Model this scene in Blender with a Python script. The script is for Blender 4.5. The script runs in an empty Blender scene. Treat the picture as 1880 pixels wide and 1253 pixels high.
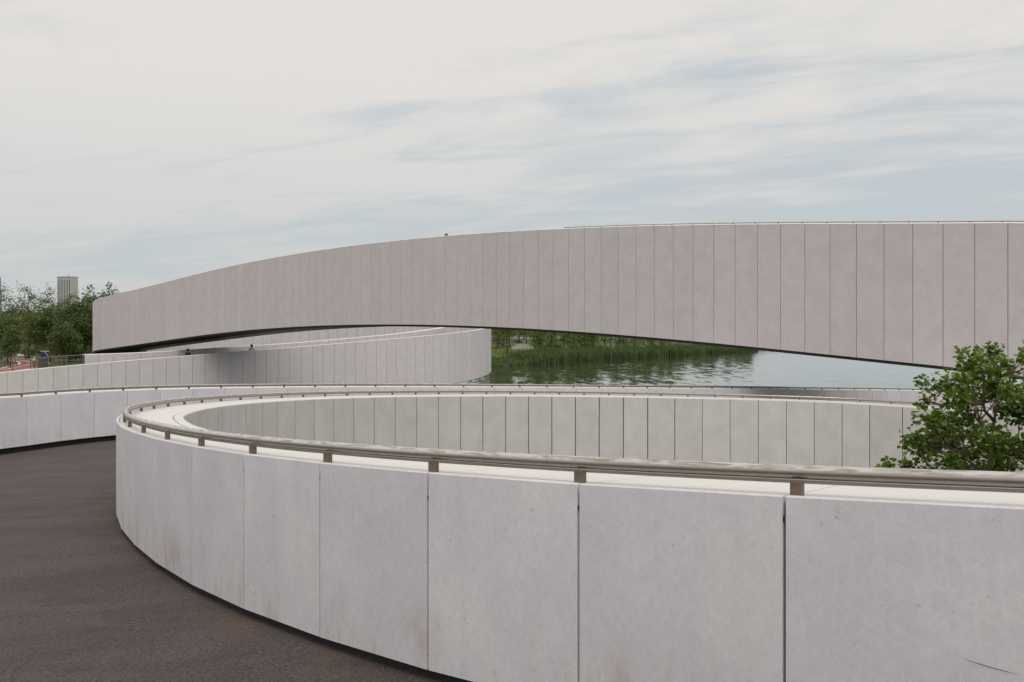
import bpy, bmesh, math, random
import numpy as np
from mathutils import Vector, Matrix
rnd = random.Random(11)
R = math.radians
sc = bpy.context.scene
COL = sc.collection

# ------------------------------------------------------------------ camera
CAMZ = 1.70
cam_d = bpy.data.cameras.new('camera'); cam = bpy.data.objects.new('camera', cam_d); COL.objects.link(cam)
cam.location = (0, 0, CAMZ); cam.rotation_euler = (R(90), 0, 0)
cam_d.sensor_width = 36.0; cam_d.lens = 35.0
cam_d.shift_y = -(626.5-622.0)/1880.0
cam_d.clip_start = 0.05; cam_d.clip_end = 9000
sc.camera = cam

# ------------------------------------------------------------------ world and sun
SUN_EL, SUN_AZ = 52.0, 162.0          # degrees; azimuth clockwise from straight ahead
w = bpy.data.worlds.new("World"); sc.world = w; w.use_nodes = True
nt = w.node_tree; nt.nodes.clear()
def N(nt, t, **kw):
    n = nt.nodes.new(t)
    for k, v in kw.items():
        if k.startswith('i_'):
            key = k[2:]
            n.inputs[int(key) if key.isdigit() else key.replace('_', ' ')].default_value = v
        else: setattr(n, k, v)
    return n
def L(nt, a, b): nt.links.new(a, b)
def math_n(nt, op, a, b=None, clamp=False):
    n = N(nt, 'ShaderNodeMath', operation=op, use_clamp=clamp)
    for i, x in enumerate((a, b)):
        if x is None: continue
        if isinstance(x, (int, float)): n.inputs[i].default_value = x
        else: L(nt, x, n.inputs[i])
    return n.outputs[0]
def mixc(nt, fac, a, b, mode='MIX'):
    n = N(nt, 'ShaderNodeMix', data_type='RGBA', blend_type=mode)
    for sock, x in ((n.inputs[0], fac), (n.inputs[6], a), (n.inputs[7], b)):
        if isinstance(x, (int, float)): sock.default_value = x
        elif isinstance(x, tuple): sock.default_value = x if len(x) == 4 else x+(1,)
        else: L(nt, x, sock)
    return n.outputs[2]
def smooth(nt, x, lo, hi, tmin=0.0, tmax=1.0):
    n = N(nt, 'ShaderNodeMapRange', interpolation_type='SMOOTHSTEP')
    n.inputs[1].default_value = lo; n.inputs[2].default_value = hi
    n.inputs[3].default_value = tmin; n.inputs[4].default_value = tmax
    L(nt, x, n.inputs[0]); return n.outputs[0]
sky = N(nt, 'ShaderNodeTexSky', sky_type='NISHITA', sun_disc=False)
sky.sun_elevation = R(SUN_EL); sky.sun_rotation = R(SUN_AZ); sky.air_density = 1.0; sky.dust_density = 2.0
tc = N(nt, 'ShaderNodeTexCoord')
sep = N(nt, 'ShaderNodeSeparateXYZ'); L(nt, tc.outputs['Generated'], sep.inputs[0])
dz = math_n(nt, 'MAXIMUM', sep.outputs[2], 0.0)
den = math_n(nt, 'ADD', dz, 0.10)
px = math_n(nt, 'DIVIDE', sep.outputs[0], den); py = math_n(nt, 'DIVIDE', sep.outputs[1], den)
comb = N(nt, 'ShaderNodeCombineXYZ'); L(nt, px, comb.inputs[0]); L(nt, py, comb.inputs[1])
mp = N(nt, 'ShaderNodeMapping', vector_type='TEXTURE'); mp.inputs['Rotation'].default_value = (0, 0, R(-24)); mp.inputs['Scale'].default_value = (2.6, 1.15, 1); mp.inputs['Location'].default_value = (5.5, 14.1, 0)
L(nt, comb.outputs[0], mp.inputs[0])
n1 = N(nt, 'ShaderNodeTexNoise', i_Scale=0.8, i_Detail=9.0, i_Roughness=0.55, i_Distortion=0.5); L(nt, mp.outputs[0], n1.inputs['Vector'])
n2 = N(nt, 'ShaderNodeTexNoise', i_Scale=3.4, i_Detail=9.0, i_Roughness=0.6, i_Distortion=0.5); L(nt, mp.outputs[0], n2.inputs['Vector'])
nn = math_n(nt, 'ADD', math_n(nt, 'MULTIPLY', n1.outputs[0], 0.54), math_n(nt, 'MULTIPLY', n2.outputs[0], 0.46))
# the veil is thicker overhead and towards the left, thinner low on the right
thick = math_n(nt, 'ADD', nn, math_n(nt, 'ADD', math_n(nt, 'MULTIPLY', dz, 0.42), math_n(nt, 'MULTIPLY', sep.outputs[0], -0.10)))
cover = smooth(nt, thick, 0.46, 0.625)
el = smooth(nt, dz, 0.02, 0.30)
thin = mixc(nt, el, (5.5, 5.98, 6.18), (5.75, 6.22, 6.50))
veil = mixc(nt, el, (6.3, 6.32, 6.3), (8.35, 7.95, 7.45))
clouds = mixc(nt, cover, thin, veil)
tot = mixc(nt, 0.90, sky.outputs[0], clouds)
bg = N(nt, 'ShaderNodeBackground', i_Strength=0.10); L(nt, tot, bg.inputs[0])
wo = N(nt, 'ShaderNodeOutputWorld'); L(nt, bg.outputs[0], wo.inputs[0])

sun_d = bpy.data.lights.new('sun', 'SUN'); sun = bpy.data.objects.new('sun', sun_d); COL.objects.link(sun)
sun_d.energy = 1.1; sun_d.angle = R(40); sun_d.color = (1.0, 0.955, 0.90)
sv = Vector((math.sin(R(SUN_AZ))*math.cos(R(SUN_EL)), math.cos(R(SUN_AZ))*math.cos(R(SUN_EL)), math.sin(R(SUN_EL))))
sun.rotation_euler = sv.to_track_quat('Z', 'Y').to_euler(); sun.location = (0, 0, 60)

sc.view_settings.view_transform = 'Standard'; sc.view_settings.look = 'None'
sc.view_settings.exposure = 0.0; sc.view_settings.gamma = 1.0; sc.view_settings.use_curve_mapping = False

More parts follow.
